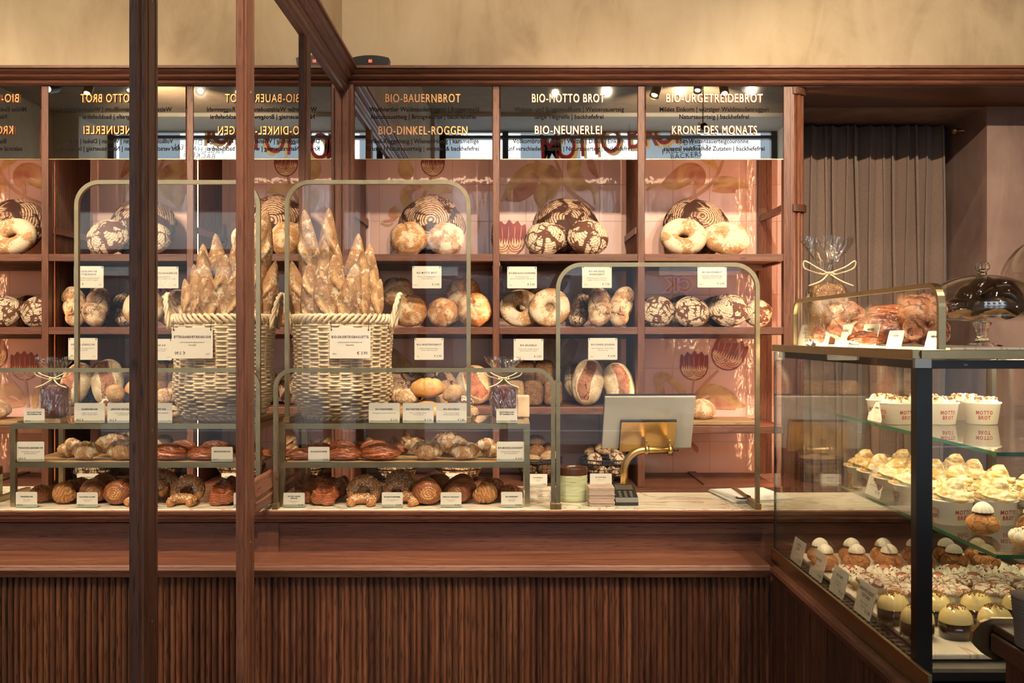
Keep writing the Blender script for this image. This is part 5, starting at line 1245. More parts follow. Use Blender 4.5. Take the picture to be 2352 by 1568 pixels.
for j, (k, px, py, wd, dd, lab) in enumerate((('roll0', 1392, 1028, 52, 4.82, 'long brown roll across the top'), ('roll0', 1358, 1034, 36, 4.86, 'dark end of a roll poking up at the left'), ('roll1', 1366, 1056, 46, 4.76, 'floured roll leaning at the front left rim'), ('roll1', 1418, 1050, 46, 4.76, 'whitest floured roll at the front right rim'), ('roll1', 1372, 1078, 46, 4.77, 'floured roll inside, at the left'), ('roll1', 1414, 1080, 44, 4.77, 'floured roll inside, at the right'), ('roll0', 1392, 1098, 50, 4.80, 'brown roll at the bottom'))):
    put(k, 'flat_roll', px, dd, wd, lab+' of the flat roll basket', 'bread roll', deg(38, 0, j*40), None, py, 'flat rolls in a wire basket')
def bagends(lst, where):
    for j, (tx, ty, bx_, by_, wd, w2) in enumerate(lst):
        a = P(bx_, by_, 4.80); a.z = max(a.z, BCZ+.012); bb = P(tx, ty, 4.80+.03*((j % 3)-1)); ax = (bb-a); s = wd*4.8/F
        o = link('small_baguette', MESH[f'baguette{j % 4}'], None, a, orient(ax.normalized()), (s*.9, s*.9, ax.length/8.4)); tag(o, f'{w2} {where}', 'baguette', 'small baguettes in wire baskets')
bagends([(845, 998, 885, 1100, 26, 'pale pointed baguette end leaning left'), (875, 1002, 900, 1102, 22, 'thin baguette end second from left'), (902, 1000, 908, 1102, 24, 'upright baguette end with a narrow tip'), (933, 988, 926, 1102, 34, 'broad brown baguette end, the tallest one'), (955, 1030, 938, 1100, 22, 'short baguette end at the right')], 'in the basket behind the red pastries')
bagends([(1005, 1040, 1030, 1100, 26, 'baguette end at the left'), (1040, 1036, 1050, 1102, 28, 'baguette end in the middle'), (1078, 1040, 1064, 1102, 28, 'baguette end right of the middle'), (1102, 1046, 1084, 1100, 24, 'baguette end at the right')], 'in the basket behind the almond croissants')
bagends([(744, 1000, 760, 1105, 34, 'pale baguette leaning in the corner')], 'left of the corner post')

# ---------------------------------------------------------------- till, pot, napkins, papers
dp = 3.60; tl = thing('till_screen', 'pale grey till screen seen from behind on a bent brass pole', 'monitor', (PX(1430, dp), dp, MZ))
rotm = Euler(deg(20, 0, 4)).to_matrix(); cc = P(1490, 971, dp+.02)
def tilted(mb, x0, x1, y0, y1, z0, z1, b_=0.0):
    t = MB().box(x0, x1, y0, y1, z0, z1, b_); mb.v_off = len(mb.v); mb.add([rotm@Vector(v)+cc for v in t.v], t.f); return mb
tilted(MB(), -.165, .165, 0, .012, -.103, .103, .003).build('back_shell', M['screen_grey'], tl)
tilted(MB(), -.165, .165, .0125, .022, -.103, .106, .002).build('screen', M['black_plastic'], tl)
tilted(MB(), -.105, .100, -.012, -.001, -.100, .015, .002).build('mount_pad', M['black_plastic'], tl)
pl = tilted(MB(), -.103, .098, -.018, -.0125, -.106, .010, .001).build('mount_plate', M['brass_bright'], tl)
px_ = PX(1430, dp); zt = PZ(1020, dp); pts = [(px_, dp-.05, MZ), (px_, dp-.05, zt-.09)]+[(px_+.075-.075*math.cos(a), dp-.05, zt-.09+.075*math.sin(a)) for a in [PI/2*k/10 for k in range(1, 11)]]+[(PX(1537, dp), dp-.05, zt-.015)]
MB().tube(pts, .0135, 18).build('bent_pole', M['brass_bright'], tl)
MB().lathe([(.0, 0), (.032, 0), (.032, .006), (.015, .009), (0, .009)], (px_, dp-.05, MZ+.0005), 28).build('base_flange', M['brass_bright'], tl)
for k, x in enumerate((PX(1481, dp), PX(1534, dp))):
    m = MB(); m.tube([(x-.008, dp-.05, zt-.015), (x+.008, dp-.05, zt-.015)], .0185, 18); m.box(x-.004, x+.004, dp-.045, dp+.012, zt-.032, zt+.020, .001); m.build('clamp', M['brass_bright'], tl)
MB().tube([(PX(1542, dp), dp-.05, zt-.015), (PX(1553, dp), dp-.05, zt-.015)], .004, 8).build('cable_end', M['black_plastic'], tl)
dt = 3.28; tm = thing('card_terminal', 'black card payment terminal with keypad at the foot of the pole', 'card terminal', (PX(1436, dt), dt, MZ))
x0, x1 = PX(1410, dt), PX(1461, dt)
m = MB(); pr = [(dt-.055, MZ+.001), (dt-.060, MZ+.012), (dt-.050, MZ+.026), (dt+.07, MZ+.052), (dt+.08, MZ+.048), (dt+.08, MZ+.001)]; m.prism(pr, 'x', x0, x1); m.build('body', M['black_plastic'], tm)
ky = MB()
sl = (.052-.026)/.12
for r_ in range(4):
    for c_ in range(3): yy = dt-.044+r_*.014; zz_ = MZ+.0262+sl*(yy-dt+.050); xx = x0+.014+c_*.018; ky.box(xx, xx+.008, yy, yy+.005, zz_-.001, zz_+.0022)
ky.build('keypad', M['grey_cardboard'], tm)
m = MB(); yy = dt+.015; z_ = MZ+.0265+sl*(yy-dt+.05); m.add([(x0+.008, yy, z_+.0005), (x1-.008, yy, z_+.0005), (x1-.008, yy+.045, z_+.0005+sl*.045), (x0+.008, yy+.045, z_+.0005+sl*.045)], [(0,1,2,3)]); m.build('display', M['steel'], tm)
dg_ = 3.33; pt = thing('ceramic_pot', 'pale green glazed ceramic pot with a brown rim on the counter', 'pot', (PX(1315, dg_), dg_, MZ)); r = 69*dg_/F/2; hp = PZ(1072, dg_)-MZ
c0 = (PX(1315, dg_), dg_, MZ+.0005); pf = [(r*.90, 0), (r*.97, .004)]+[(r*(.985+.012*math.sin(k*2.1)), .006+(hp*.78-.006)*k/16) for k in range(17)]
MB().lathe(pf, c0, 40, cap=True).build('body', M['glazed_ceramic'], pt)
MB().lathe([(r*1.0, hp*.78), (r*1.0, hp*.97), (r*.985, hp), (r*.93, hp), (r*.92, hp*.9), (r*.90, .01), (0, .01)], c0, 40, cap=False).build('rim_glaze', M['ceramic_brown'], pt)
dn = 3.25
for k in range(14):
    rg = random.Random(k); x0, x1 = PX(1351, dn)+rg.uniform(-.002, .002), PX(1409, dn)+rg.uniform(-.002, .002)
    o = MB().box(x0, x1, dn-.035+rg.uniform(-.002, .002), dn+.045, MZ+.001+k*.0042, MZ+.001+k*.0042+.0038, .0012).build('paper_napkin', M['napkin']); tag(o, 'folded brown paper napkin in the stack between pot and terminal', 'napkin', 'stack of folded napkins')
    if k == 13: 
        tm_ = MB(); vs, fs = text_mb('BROT', .012, spacing=1.1); tm_.add([(a+(x0+x1)/2, c+dn+.0, MZ+.001+14*.0042+.0002) for a, b, c in vs], fs); tm_.build('print', M['letter_red'], o); o['label'] = 'topmost paper napkin with a red print, between pot and terminal'; del o['group']
for k in range(4):
    rg = random.Random(k+50); m = MB(); a = .10+.03*k; c_, s_ = math.cos(a), math.sin(a); pc = Vector((.80+rg.uniform(-.005, .005), 3.40, MZ+.001+k*.0035))
    if k < 3: vv = [pc+Vector((x*c_-y*s_, x*s_+y*c_, z)) for x in (-.09, .11) for y in (-.12, .12) for z in (0, .003)]
    else: vv = [pc+Vector((x*c_-y*s_, x*s_+y*c_, z)) for x in (-.085, .11) for y in (-.13, .11) for z in (0, .002)]
    m.add(vv, [(0,1,3,2),(4,6,7,5),(0,4,5,1),(2,3,7,6),(0,2,6,4),(1,5,7,3)]); o = m.build('paper_sheet', M['paper_white']); tag(o, 'white paper sheet in the loose stack at the right end of the marble', 'paper', 'loose stack of white sheets')
# ---------------------------------------------------------------- refrigerated pastry case
CX0, CX1, CY0, CY1 = .803, 1.47, 1.985, 3.05
CZ0, CZ1 = .868, 1.50            # bottom and underside of the top rail
FZ = .885                        # floor of the case
dcs = thing('pastry_display_case', 'black framed glass pastry case with two glass shelves on the right counter', 'display case', (1.13, 2.5, CZ0))
bk_ = M['black_metal']
def dpart(nm, mat, *a, b_=0.0): return MB().box(*a, b_).build(nm, M[mat], dcs)
fw = .028
dpart('corner_post', 'black_metal', CX0, CX0+fw+.004, CY0-.004, CY0+.022, CZ0-.004, CZ1)
dpart('corner_post', 'black_metal', CX1-fw, CX1, CY0, CY0+.022, CZ0-.004, CZ1)
dpart('corner_post', 'black_metal', CX0, CX0+.006, CY1-.006, CY1, CZ0, CZ1)
dpart('corner_post', 'steel', CX1-.02, CX1, CY1-.02, CY1, CZ0, CZ1)
dpart('bottom_frame', 'black_metal', CX0+fw, CX1, CY0, CY0+.02, CZ0-.004, FZ-.004)
dpart('top_frame', 'black_metal', CX0+fw, CX1, CY0, CY0+.02, CZ1-.017, CZ1)
dpart('base_panel', 'black_metal', CX0+.001, CX1, CY0+.02, CY1, CZ0, CZ0+.010)
dpart('front_pane', 'case_glass', CX0, CX0+.006, CY0+.024, CY1-.007, CZ0+.012, CZ1)
dpart('side_pane', 'case_glass', CX0+fw+.004, CX1-fw, CY0+.006, CY0+.012, FZ-.004, CZ1-.017)
dpart('far_pane', 'case_glass', CX0+.007, CX1-.02, CY1-.006, CY1-.001, CZ0+.012, CZ1)
tp = dpart('top_glass', 'shelf_glass', CX0+.006, CX1, CY0, CY1, CZ1+.008, CZ1+.016)
dpart('brass_top_rail', 'brass', CX0-.006, CX0+.010, CY0, CY1, CZ1+.001, CZ1+.0205, b_=.001)
dpart('brass_top_plate', 'brass', CX0+.010, CX1, CY0-.006, CY0+.02, CZ1+.002, CZ1+.020, b_=.001)
dpart('corner_block', 'steel', CX0-.006, CX0+.028, CY0-.012, CY0-.001, CZ1-.016, CZ1+.004, b_=.001)
dpart('led_light_bar', 'led_case', CX0+.020, CX0+.032, CY0+.04, CY1-.03, CZ1-.010, CZ1-.003)
dpart('led_light_bar', 'led_case', CX1-.12, CX1-.105, CY0+.04, CY1-.03, CZ1-.010, CZ1-.003)
dpart('light_baffle', 'black_metal', CX0+.012, CX0+.015, CY0+.03, CY1-.01, CZ1-.018, CZ1)
dpart('light_housing', 'steel', CX1-.13, CX1-.10, CY0+.03, CY1-.02, CZ1-.003, CZ1+.006)
# sliding doors at the staff side
for y0, y1, xx in ((CY0+.02, 2.55, CX1-.012), (2.53, CY1-.02, CX1-.022)):
    d0 = MB(); 
    for a in ((y0, y0+.022), (y1-.022, y1)): d0.box(xx, xx+.008, a[0], a[1], FZ, CZ1-.01)
    d0.box(xx, xx+.008, y0+.022, y1-.022, FZ, FZ+.02); d0.box(xx, xx+.008, y0+.022, y1-.022, CZ1-.03, CZ1-.01)
    q = d0.build('sliding_door', M['steel'], dcs); MB().box(xx+.003, xx+.006, y0+.02, y1-.02, FZ+.018, CZ1-.028).build('door_glass', M['case_glass'], q)
# shelf rails with slots
for y in (2.35, 2.95):
    dpart('shelf_track', 'steel', CX1-.05, CX1-.038, y, y+.012, FZ, CZ1-.01)
SX0 = .987
SU, SLo = 1.55-.238-0.0, 1.55-.446
for z, y0, nm in ((SU, 2.03, 'upper'), (SLo, 2.03, 'lower')):
    gs = dpart('glass_shelf', 'shelf_glass', SX0, CX1-.03, y0, 3.03, z-.007, z)
    e = MB(); e.box(SX0-.0012, SX0, y0, 3.03, z-.0075, z+.0005); e.box(SX0, CX1-.03, y0-.0012, y0, z-.0075, z+.0005); e.build('green_edge', M['glass_edge'], gs)
    MB().box(SX0+.02, CX1-.05, y0+.05, y0+.062, z-.016, z-.0076).build('shelf_bracket', M['steel'], gs)
g_ = MB(); g_.box(CX0+.007, CX1-.03, CY0+.022, CY1-.01, CZ0+.011, FZ-.004); g_.build('case_floor', M['steel'], dcs)
gm = MB()
for k in range(34): y = CY0+.04+k*.03; gm.box(CX0+.012, CX0+.050, y, y+.004, FZ-.0035, FZ-.001)
for x in (.014, .030, .046): gm.box(CX0+x, CX0+x+.002, CY0+.03, CY1-.03, FZ-.001, FZ)
gm.build('vent_grille', M['black_metal'], dcs)
mb_ = MB(); addtext(mb_, 'ISA', CX0+.10, CY0-.0005, CZ1-.011, .006); mb_.build('maker_lettering', M['steel'], dcs)
TZ = FZ+.012
for i, (y0, y1) in enumerate(((2.05, 2.34), (2.345, 2.60), (2.605, 3.00))):
    o = MB().box(CX0+.054, 1.42, y0, y1, FZ+.0005, TZ, .003).build('marble_tray', M['marble_tray']); tag(o, ('veined marble tray nearest the viewer under the domed desserts', 'veined marble tray under the ring pastries', 'veined marble tray at the far end under tartlets and cream puffs')[i], 'tray', 'marble trays in the pastry case')

# glass guard with brass frame on top of the case
gx = .85; gt = thing('glass_guard', 'small brass framed glass guard along the top of the pastry case', 'sneeze guard', (gx, 2.45, CZ1+.021))
z0g = CZ1+.021; zt = H+.100; y0g, y1g = 1.975, 2.985; r = .045; pts = [(gx, y0g, z0g)]
for k in range(11): a = PI/2*k/10; pts.append((gx, y0g+r-r*math.cos(a), zt-r+r*math.sin(a)))
for k in range(11): a = PI/2*k/10; pts.append((gx, y1g-r+r*math.sin(a), zt-r+r*math.cos(a)))
pts.append((gx, y1g, z0g)); MB().bar(pts, .010, .014).build('brass_frame', M['brass'], gt)
m = MB(); m.prism([(p[1], p[2]) for p in pts], 'x', gx-.002, gx+.002); m.build('glass_pane', M['clear_glass'], gt)

TOPZ = CZ1+.0165
def sidecard(px0, px1, py0, py1, x, z, title, desc, price, label, tilt=-14):
    """card facing the customer side, standing at x"""
    ya, yb_ = x*F/(px0-VX), x*F/(px1-VX); w_ = abs(ya-yb_)*1.0; ym = (ya+yb_)/2; h_ = (py1-py0)*ym/F*1.02
    w_ = min(max(w_, .045), .11)
    return card(w_, h_, title, desc, price, None, tsz=.0105)((x, ym, z), label, (math.radians(tilt), 0, -PI/2), 'white price cards along the pastry case')
# Euler XYZ: lean first, then turn towards -X
for a in ((1828,1858,742,790,'ROSINEN\nBRIOCHE','Butterbrioche mit\nRosinen','€ 3,90','card at the far end of the top row, beside the guard post'), (1872,1902,738,790,'BAUMKUCHEN','Haselnuss Nougat','€ 4,50','second card from the far end in the top row'), (1915,1948,738,790,'MOHNSCHNECKE','Mohn | Butter\nPlunderteig','€ 4,20','third card from the far end in the top row'),
          (1972,2010,735,790,'KARDAMOM\nKNOTEN','Kardamom | Butter\nZimt','€ 4,90','largest card in the top row, before the pink pastry'), (2034,2068,750,792,'NUSSKRONE','','€ 4,20','small card in the top row, second from the near post'), (2122,2158,748,792,'KUERBIS BUN','','€ 4,50','card in the top row just behind the near guard post')):
    sidecard(a[0], a[1], a[2], a[3], gx+.03, TOPZ+.002, a[4], a[5], a[6], a[7])
for a in ((1812,1842,1240,1292,'ZITRONE\nBAISER','Mürbteig | Zitrone','€ 5,50','card at the far end of the case floor, before the cream puffs'), (1854,1890,1272,1332,'FINANCIER','Mandel | Rosen','€ 4,90','second card from the far end on the case floor'), (1898,1942,1312,1372,'PARIS BREST','Haselnuss Praline\nBrandteig','€ 5,90','third card from the far end, before the ring pastries'), (1955,2004,1356,1428,'BANOFFEE DESSERT\nTÖRTCHEN','Banane | Karamell\nSchokolade','€ 5,90','nearest card on the case floor, before the domed desserts')):
    sidecard(a[0], a[1], a[2], a[3], CX0+.030, FZ+.0005, a[4], a[5], a[6], a[7])
sidecard(1986,2022,1072,1135,SX0+.012,SLo+.001,'ZITRONEN\nBAISER','Zitronencreme | Baiser','€ 5,90','card leaning on the lower glass shelf, before the meringue cups')
sidecard(1992,2024,908,952,SX0+.012,SU+.001,'CRUMBLE','Topfencreme','€ 5,50','card on the upper glass shelf, before the cream cups')

# -------- case desserts: prototypes built at the origin, then copied
def swirl(mb, r0, h, turns=5, lobes=9, seed=0, depth=.12, n=54, rows=26, tip=True):
    vs = []
    for j in range(rows+1):
        t = j/rows; rr = r0*(1-t**2.1)**.62 if t < 1 else 0.0005; z = h*t
        for k in range(n):
            a = 2*PI*k/n; q = rr*(1+depth*math.sin(lobes*a+t*turns*2)*(1-t*.6)); vs.append((q*math.cos(a), q*math.sin(a), z))
    mb.add(vs, [(j*n+k, j*n+(k+1) % n, (j+1)*n+(k+1) % n, (j+1)*n+k) for j in range(rows) for k in range(n)]+[tuple(range(n))[::-1]], True)
def offs(mb, v): mb.v = [(a+v[0], b+v[1], c+v[2]) for a, b, c in mb.v]; return mb
def crumbs(mb, n, r0, zf, s, seed, sq=.5):
    rg = random.Random(seed)
    for _ in range(n):
        a = rg.uniform(0, 2*PI); r = r0*rg.uniform(0, 1)**sq; c = Vector((r*math.cos(a), r*math.sin(a), zf(r)+s*.3)); q = Euler([rg.uniform(0, 3) for _ in range(3)]).to_matrix(); k = s*rg.uniform(.5, 1.1)
        vs = [c+q@Vector((x*k, y*k*.7, z*k*.5)) for x in (-.5, .5) for y in (-.5, .5) for z in (-.5, .5)]
        mb.add(vs, [(0,1,3,2),(4,6,7,5),(0,4,5,1),(2,3,7,6),(0,2,6,4),(1,5,7,3)])
def nth(i): return ords[i]
def spread(proto, spots, labels):
    for i, ((x, y, z), lab) in enumerate(zip(spots, labels)):
        if i == 0: proto.location = (x, y, z); proto['label'] = lab
        else: dup(proto, (x, y, z), (i*1.7) % 6.28 if proto.get('spin', 1) else 0, lab)
# cream puffs
pf_ = thing('cream_puff', 'x', 'cream puff', group='cream puffs in the pastry case')
def choux(d): k = 1+.05*nz(d, 3, 3); return Vector((d.x*.036*k, d.y*.036*k, .024+d.z*(.026 if d.z > 0 else .023)*k))
MB().blob(choux, 40, 24).build('choux_shell', M['choux'], pf_)
MB().lathe([(0, .049), (.022, .049), (.023, .051), (0, .0515)], n=24).build('sugar_disc', M['chocolate'], pf_)
m = MB(); swirl(m, .022, .023, 3, 14, 0, .07); offs(m, (0, 0, .051)).build('piped_cream', M['cream'], pf_)
sp_ = []; lb = []
for r_, (y, xs, nm) in enumerate(((2.86, [.885, .975, 1.065, 1.155, 1.245, 1.335], 'back row'), (2.775, [.872, .960, 1.050, 1.140, 1.230, 1.320], 'front row'))):
    for i, x in enumerate(xs): sp_.append((x, y, TZ+.0006)); lb.append(f'brown cream puff on the case floor, {nm}, {nth(i)} from the customer side')
sp_ += [(1.055, 2.235, SLo+.0006), (1.160, 2.215, SLo+.0006)]; lb += ['cream puff on the lower glass shelf in front of the printed cups', 'cream puff on the lower glass shelf behind the tartlet']
spread(pf_, sp_, lb)
# tartlets with cream dots
ta = thing('cream_tartlet', 'x', 'tartlet', group='cream dotted tartlets in the pastry case')
MB().lathe([(.030, 0), (.043, .020), (.041, .021), (.034, .014), (0, .014)], n=48, fl=.03, fn=16).build('tart_shell', M['tart_shell'], ta)
m = MB()
for k in range(13):
    a = 2*PI*k/13; c = Vector((.035*math.cos(a), .035*math.sin(a), .022)); m.blob(lambda d, c=c: c+Vector((d.x*.0095, d.y*.0095, d.z*.009+max(0, d.z)**4*.004)), 14, 9)
for k in range(7):
    a = 2*PI*k/7+.3; c = Vector((.021*math.cos(a), .021*math.sin(a), .027)); m.blob(lambda d, c=c: c+Vector((d.x*.0095, d.y*.0095, d.z*.009+max(0, d.z)**4*.004)), 14, 9)
m.build('cream_dots', M['cream'], ta)
MB().blob(lambda d: Vector((d.x*.019, d.y*.019, .029+d.z*.014)), 28, 16).build('caramel_dome', M['caramel_cream'], ta)
m = MB(); crumbs(m, 34, .040, lambda r: .032+.006*(1-(r/.04)), .0042, 3, .7); m.build('berry_crumbs', M['berry_crumb'], ta)
sp_, lb = [], []
for r_, (y, x0, nm) in enumerate(((2.66, .900, 'back row'), (2.575, .945-.05, 'front row'))):
    for i in range(6): sp_.append((x0+i*.092+(r_ % 2)*.02, y, TZ+.0006)); lb.append(f'cream tartlet with red centre, case floor {nm}, {nth(i)} from customer side')
sp_ += [(1.095, 2.105, SLo+.0006), (1.19, 2.12, SLo+.0006)]; lb += ['cream tartlet at the near edge of the lower glass shelf', 'second cream tartlet on the lower glass shelf, at the picture edge']
spread(ta, sp_, lb)
# filled choux rings
rn = thing('filled_ring', 'x', 'ring pastry', group='filled ring pastries in the pastry case')
def tor(R0, r, z, zs, seed, mat, nm, lump=.08):
    m = torus(R0, r, seed, zs, 48, 18, lump); m.v = [(a, b, c+z) for a, b, c in m.v]; return m.build(nm, M[mat], rn)
tor(.030, .017, .014, .7, 3, 'choux_dusted', 'ring_base'); 
m = MB()
for k in range(12):
    a = 2*PI*k/12; c = Vector((.031*math.cos(a), .031*math.sin(a), .030)); m.blob(lambda d, c=c: c+Vector((d.x*.013, d.y*.013, d.z*.012)), 14, 9)
m.build('piped_cream', M['cream'], rn); tor(.030, .018, .046, .55, 5, 'choux_dusted', 'ring_lid', .14)
sp_, lb = [], []
for r_, (y, x0, nm) in enumerate(((2.475, .905, 'back row'), (2.385, .940, 'front row'))):
    for i in range(5): sp_.append((x0+i*.106, y, TZ+.0006)); lb.append(f'sugar dusted cream ring on the case floor, {nm}, {nth(i)} from the customer side')
spread(rn, sp_, lb)
# glazed domes on chocolate
dm = thing('domed_dessert', 'x', 'dessert', group='domed desserts in the pastry case')
MB().lathe([(0, .001), (.034, .001), (.034, .034), (0, .034)], n=40).build('chocolate_base', M['chocolate'], dm)
MB().lathe([(.0352, .0005), (.0357, .0005), (.0357, .035), (.0352, .035)], n=40, cap=False).build('clear_collar', M['acrylic'], dm)
MB().lathe([(.0348, .0335), (.0352, .037)]+[(.035*math.cos(a), .038+.032*math.sin(a)) for a in [PI/2*k/14 for k in range(15)]], n=40, cap=False).build('glazed_dome', M['custard_glaze'], dm)
m = MB(); crumbs(m, 90, .021, lambda r: .0690-.0070*(r/.021)**2, .0052, 9, .6); m.build('crumb_topping', M['nut_crumb'], dm)
sp_, lb = [], []
for r_, (y, xs, nm) in enumerate(((2.275, [.870, .965, 1.060, 1.155, 1.25], 'back row'), (2.165, [.892, .966-.004, 1.045, 1.13, 1.215], 'front row'))):
    if r_: xs = [.880, .963, 1.048, 1.133, 1.218]
    for i, x in enumerate(xs): sp_.append((x, y, TZ+.0006)); lb.append(f'cream coloured dome on a dark base, {nm}, {nth(i)} from the customer side')
spread(dm, sp_, lb)
# printed paper cups
def cup(nm, label, group, top):
    t = thing(nm, label, 'dessert cup', group=group); hh = .056
    MB().lathe([(0, .001), (.0385, .001), (.046, hh-.002), (.0485, hh-.001), (.049, hh+.001), (.0475, hh+.003), (.0455, hh+.001), (.045, hh-.006), (0, hh-.008)], n=44).build('paper_cup', M['cup_white'], t)
    m = MB()
    for s, z, sz in (('MOTTO', .028, .0135), ('BROT', .0145, .0135)):
        vs, fs = text_mb(s, sz, sx=.78, spacing=1.2, offset=.0004)
        for rot0 in (0.25, 2.6, 4.7):
            q = []
            for a, b, c in vs:
                rr = .0385+.0075*(z+c)/hh+.0004; th_ = a/rr+rot0-PI/2; q.append((rr*math.cos(th_), rr*math.sin(th_), z+c))
            m.add(q, fs)
    m.build('print', M['letter_red'], t)
    top(t, hh); return t
def top_meringue(t, hh):
    m = MB(); n, rows = 64, 40; vs = []
    for j in range(rows+1):
        u = j/rows; rr = .045*(1-u**1.3)**.8*(1+.12*math.sin(u*9)) if u < .98 else .0006; z = hh-.004+.060*u
        for k in range(n):
            a = 2*PI*k/n; sp_h = (a/(2*PI)*2+u*3.2) % 1.0; q = rr*(1+.26*(sp_h-.45)*(1-u*.3)+.10*math.sin(3*a+u*6)+.14*nz(Vector((math.cos(a), math.sin(a), u*4)), 2.2, 3)); vs.append((q*math.cos(a)+.012*u**3, q*math.sin(a)-.006*u**3, z+.006*sp_h*(1-u)-.006*max(0, u-.93)/.07))
    m.add(vs, [(j*n+k, j*n+(k+1) % n, (j+1)*n+(k+1) % n, (j+1)*n+k) for j in range(rows) for k in range(n)]+[tuple(rows*n+k for k in range(n))], True); m.build('meringue_swirl', M['meringue'], t)
    m = MB(); crumbs(m, 26, .043, lambda r: hh-.003, .007, 4, .2); m.build('biscuit_crumbs', M['nut_crumb'], t)
def top_cream(t, hh):
    m = MB(); rg = random.Random(3)
    for k in range(16):
        a = rg.uniform(0, 6.28); r = .034*math.sqrt(k/16); c = Vector((r*math.cos(a+k*2.4), r*math.sin(a+k*2.4), hh+.001)); m.blob(lambda d, c=c: c+Vector((d.x*.012, d.y*.012, d.z*.010+max(0, d.z)**5*.007)), 14, 10)
    m.build('cream_dollops', M['cream'], t); m = MB(); crumbs(m, 40, .036, lambda r: hh+.011, .0075, 6, .6); m.build('nut_topping', M['nut_crumb'], t)
c1 = cup('meringue_cup', 'x', 'meringue cups on the lower glass shelf', top_meringue); c1['spin'] = 0
sp_, lb = [], []
for y, xs, nm in ((2.37, [1.045, 1.150, 1.255, 1.36], 'front row'), (2.49, [1.085, 1.195, 1.305], 'second row'), (2.61, [1.045, 1.155, 1.265, 1.375], 'third row'), (2.73, [1.045, 1.150, 1.255], 'fourth row'), (2.85, [1.045, 1.150, 1.26], 'fifth row'), (2.965, [1.045, 1.155], 'back row')):
    for i, x in enumerate(xs): sp_.append((x, y, SLo+.0006)); lb.append(f'white cup of toasted meringue, {nm} of lower shelf, {nth(i)} from customer side')
spread(c1, sp_, lb); del c1['spin']
for o in list(bpy.data.objects):
    if 'spin' in o: del o['spin']
c2 = cup('cream_cup', 'x', 'cream and nut cups on the upper glass shelf', top_cream)
sp_, lb = [], []
for y, xs, nm in ((2.68, [1.037, 1.150, 1.262], 'front row'), (2.80, [1.045, 1.155, 1.27], 'back row')):
    for i, x in enumerate(xs): sp_.append((x, y, SU+.0006)); lb.append(f'white cream and nut cup, {nm} of upper shelf, {nth(i)} from customer side')
spread(c2, sp_, lb)

# -------- on top of the case
def cakestand(x, y, label, rp, zp, hd, knob=.018, skirt=1.0):
    t = thing('glass_cake_stand', label, 'cake stand', (x, y, TOPZ)); z = TOPZ+.0005; g0 = M['stand_glass']
    MB().lathe([(0, 0), (.050, 0), (.048, .006), (.020, .014), (.012, .030), (.016, zp-.030), (.024, zp-.014), (.012, zp-.010), (0, zp-.009)], (x, y, z), 36).build('stem', M['cut_glass'], t)
    MB().lathe([(0, zp-.008), (rp*.95, zp-.008), (rp, zp-.004), (rp*1.005, zp+.010), (rp*.985, zp+.010), (rp*.975, zp), (0, zp)], (x, y, z), 64, fl=.006, fn=28).build('plate', g0, t)
    rd_ = rp*.90; pr = [(rd_, zp+.001), (rd_*1.0, zp+hd*.25)]+[(rd_*math.cos(a)**skirt, zp+hd*.25+hd*.75*math.sin(a)) for a in [PI/2*k/20 for k in range(1, 20)]]+[(.001, zp+hd)]
    dome = MB().lathe(pr, (x, y, z), 56, cap=False).build('dome', g0, t)
    md = dome.modifiers.new('s', 'SOLIDIFY'); md.thickness = .003
    MB().lathe([(.012, zp+hd-.001), (.010, zp+hd+.006), (knob, zp+hd+.014), (knob*1.05, zp+hd+.022), (knob*.8, zp+hd+.030), (0, zp+hd+.032)], (x, y, z), 28, fl=.05, fn=10).build('knob', M['cut_glass'], dome)
    return t, z+zp
st, zp_ = cakestand(1.225, 2.60, 'wide glass cake stand with a domed lid over dark glazed pastries', .158, .078, .112)
cakestand(1.545, 2.86, 'taller glass cake stand with a domed lid at the right edge', .15, .125, .19, .022)[0]
rg = random.Random(11)
for i, (x, y, dz, rz, ry, lab) in enumerate(((-.085, -.03, 0, 20, 8, 'at the left of the lower layer'), (0, -.07, 0, -15, 0, 'at the front of the lower layer'), (.085, -.02, 0, 40, -8, 'at the right of the lower layer'), (-.03, .05, 0, 100, 0, 'at the back of the lower layer'), (.06, .07, 0, 70, 0, 'at the back right of the lower layer'), (-.045, -.01, .030, 50, -12, 'leaning in the middle layer at left'), (.050, -.02, .030, -25, 10, 'leaning in the middle layer at right'), (-.005, .0, .056, 30, -14, 'topmost under the dome, pointing up right'), (.06, .01, .052, -12, 12, 'topmost under the dome at right'))):
    o = link('glazed_pastry', MESH['eclair0'], None, (1.225+x*.9, 2.60+y, zp_+.017+dz), deg(0, ry, rz), (.115, .15, .17)); tag(o, f'dark chocolate glazed pastry under the glass dome, {lab}', 'pastry', 'chocolate glazed pastries on the cake stand')
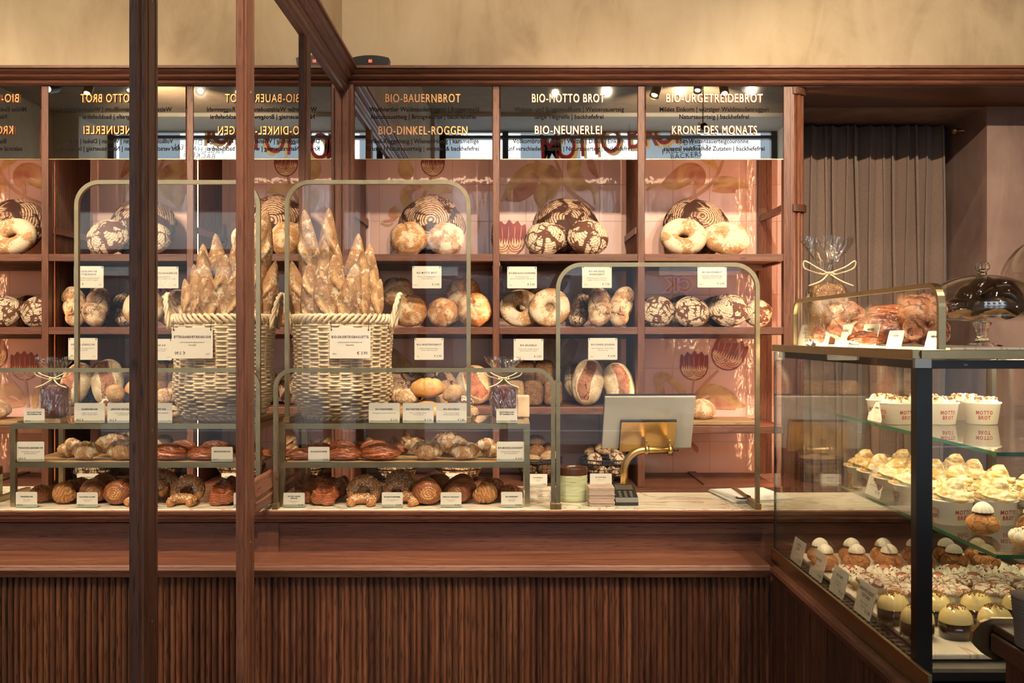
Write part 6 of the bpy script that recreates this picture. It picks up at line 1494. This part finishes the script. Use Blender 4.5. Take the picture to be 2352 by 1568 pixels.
# pastries behind the guard
tr = MB().box(.90, 1.10, 2.05, 2.92, TOPZ+.0006, TOPZ+.008, .003).build('serving_tray', M['marble_tray']); tag(tr, 'long pale tray on top of the pastry case behind the glass guard', 'tray')
for k, px, dd, wd, lab, rot, dz in (('bigpastry0', 1946, 2.72, 112, 'large pink-brown ring pastry with a dark hole, standing up', (62, 0, 10), 0), ('bigpastry1', 1903, 2.86, 90, 'reddish pastry at the far end beside the wrapped loaf', (20, 0, 30), 0), ('bigpastry1', 2035, 2.55, 140, 'large glazed pink pastry before the largest card', (24, 0, -24), 0), ('bigpastry1', 2060, 2.80, 120, 'brown glazed pastry at the back of the tray', (30, 0, 10), 0), ('plunder0', 2050, 2.62, 120, 'dark red pastry stacked behind the pink one', (30, 0, -10), .045), ('bigpastry0', 2128, 2.36, 112, 'round reddish pastry just behind the near guard post', (30, 0, 60), 0), ('bigpastry1', 2118, 2.52, 130, 'pink pastry stacked high near the dome', (30, 0, 40), .05), ('plunder1', 1990, 2.44, 90, 'small red pastry at the customer edge of the tray', (10, 0, 0), 0)):
    put(k, 'large_pastry', px, dd, wd, lab, 'pastry', deg(*rot), TOPZ+.0085+dz, None, 'large pastries behind the top guard', sc3=(1, 1, 1.1) if k != 'bigpastry1' else (1, 1.3, 1.3))
dd = 2.90; giftbag(PX(1900, dd), dd, TOPZ+.001, 92*dd/F, (792-545)*dd/F, .085, 'clear bag holding a nut covered loaf, tied with a bow, on the case', 'seed_loaf_wrapped', 1.25)

# -------- wooden side table in the right foreground
tz = PZ(1432, 1.52); tx0, ty0 = PX(2262, 1.52), 1.52
sb = thing('wooden_side_table', 'dark oak side table with a brass corner guard at the lower right', 'table', (tx0+.2, 1.2, 0))
m = MB(); m.box(tx0+.012, 1.5, .75, ty0, tz-.012, tz, .002); m.box(tx0+.006, 1.5, .75, ty0-.004, tz-.040, tz-.012, .003); m.build('table_top', M['oak_deep_y'], sb)
m = MB(); m.box(tx0+.022, 1.5, .76, ty0-.02, tz-.20, tz-.041); m.build('apron', M['oak_deep_z'], sb)
m = MB(); m.box(tx0+.024, tx0+.064, ty0-.06, ty0-.02, 0, tz-.041); m.build('leg', M['oak_deep_z'], sb)
pr = [(tx0+.062, tz+.008), (tx0+.010, tz+.008), (tx0-.006, tz+.002), (tx0-.018, tz-.012), (tx0-.020, tz-.026), (tx0-.012, tz-.036), (tx0-.002, tz-.046), (tx0+.012, tz-.054), (tx0+.03, tz-.054), (tx0+.062, tz-.03)]
m = MB(); m.prism(pr, 'y', ty0-.001, ty0+.008); b0 = m.build('corner_guard', M['brass'], sb); b0['label'] = 'dull brass corner plate'
cx_, cy_ = PX(2338, 1.40)+.035, 1.40
cs = thing('cup_stack', 'stack of grey ribbed paper cups standing on the oak side table', 'paper cups', (cx_, cy_, tz))
pr = [(0, .001)]
for k in range(16): z = .002+k*.0045; pr += [(.034+.0012*k*.3, z), (.0355+.0012*k*.3, z+.002), (.034+.0012*k*.3, z+.004)]
pr.append((0, .002+16*.0045)); MB().lathe(pr, (cx_, cy_, tz), 40).build('stacked_cups', M['grey_cardboard'], cs)
# neon sign hanging inside the window, mirrored in the till guard
dn_ = 2*3.165+1.75; xs_, zs_ = PX(1560, dn_), PZ(668, dn_)
ns = thing('neon_sign', 'small neon sign CK hanging in the window, mirrored in the till guard', 'sign', (xs_, -1.75, zs_))
def back(mb): mb.v = [(2*xs_-a, -b, c) for a, b, c in mb.v]; return mb   # faces into the room
m = MB(); vs, fs = text_mb('CK', .15, ext=.004, spacing=1.1, offset=.004); m.add([(a+xs_, 1.75+b, c+zs_) for a, b, c in vs], fs); back(m).build('letters', M['neon_red'], ns)
m = MB(); vs, fs = text_mb('CK', .15, ext=.002, spacing=1.1, offset=.012); m.add([(a+xs_, 1.757+b, c+zs_) for a, b, c in vs], fs); back(m).build('outline', M['neon_blue'], ns)
m = MB()
for dx in (-.06, .06): m.tube([(xs_+dx, -1.75, zs_+.11), (xs_+dx, -1.75, 3.859)], .0015, 6)
m.build('hanging_wire', M['wire'], ns)
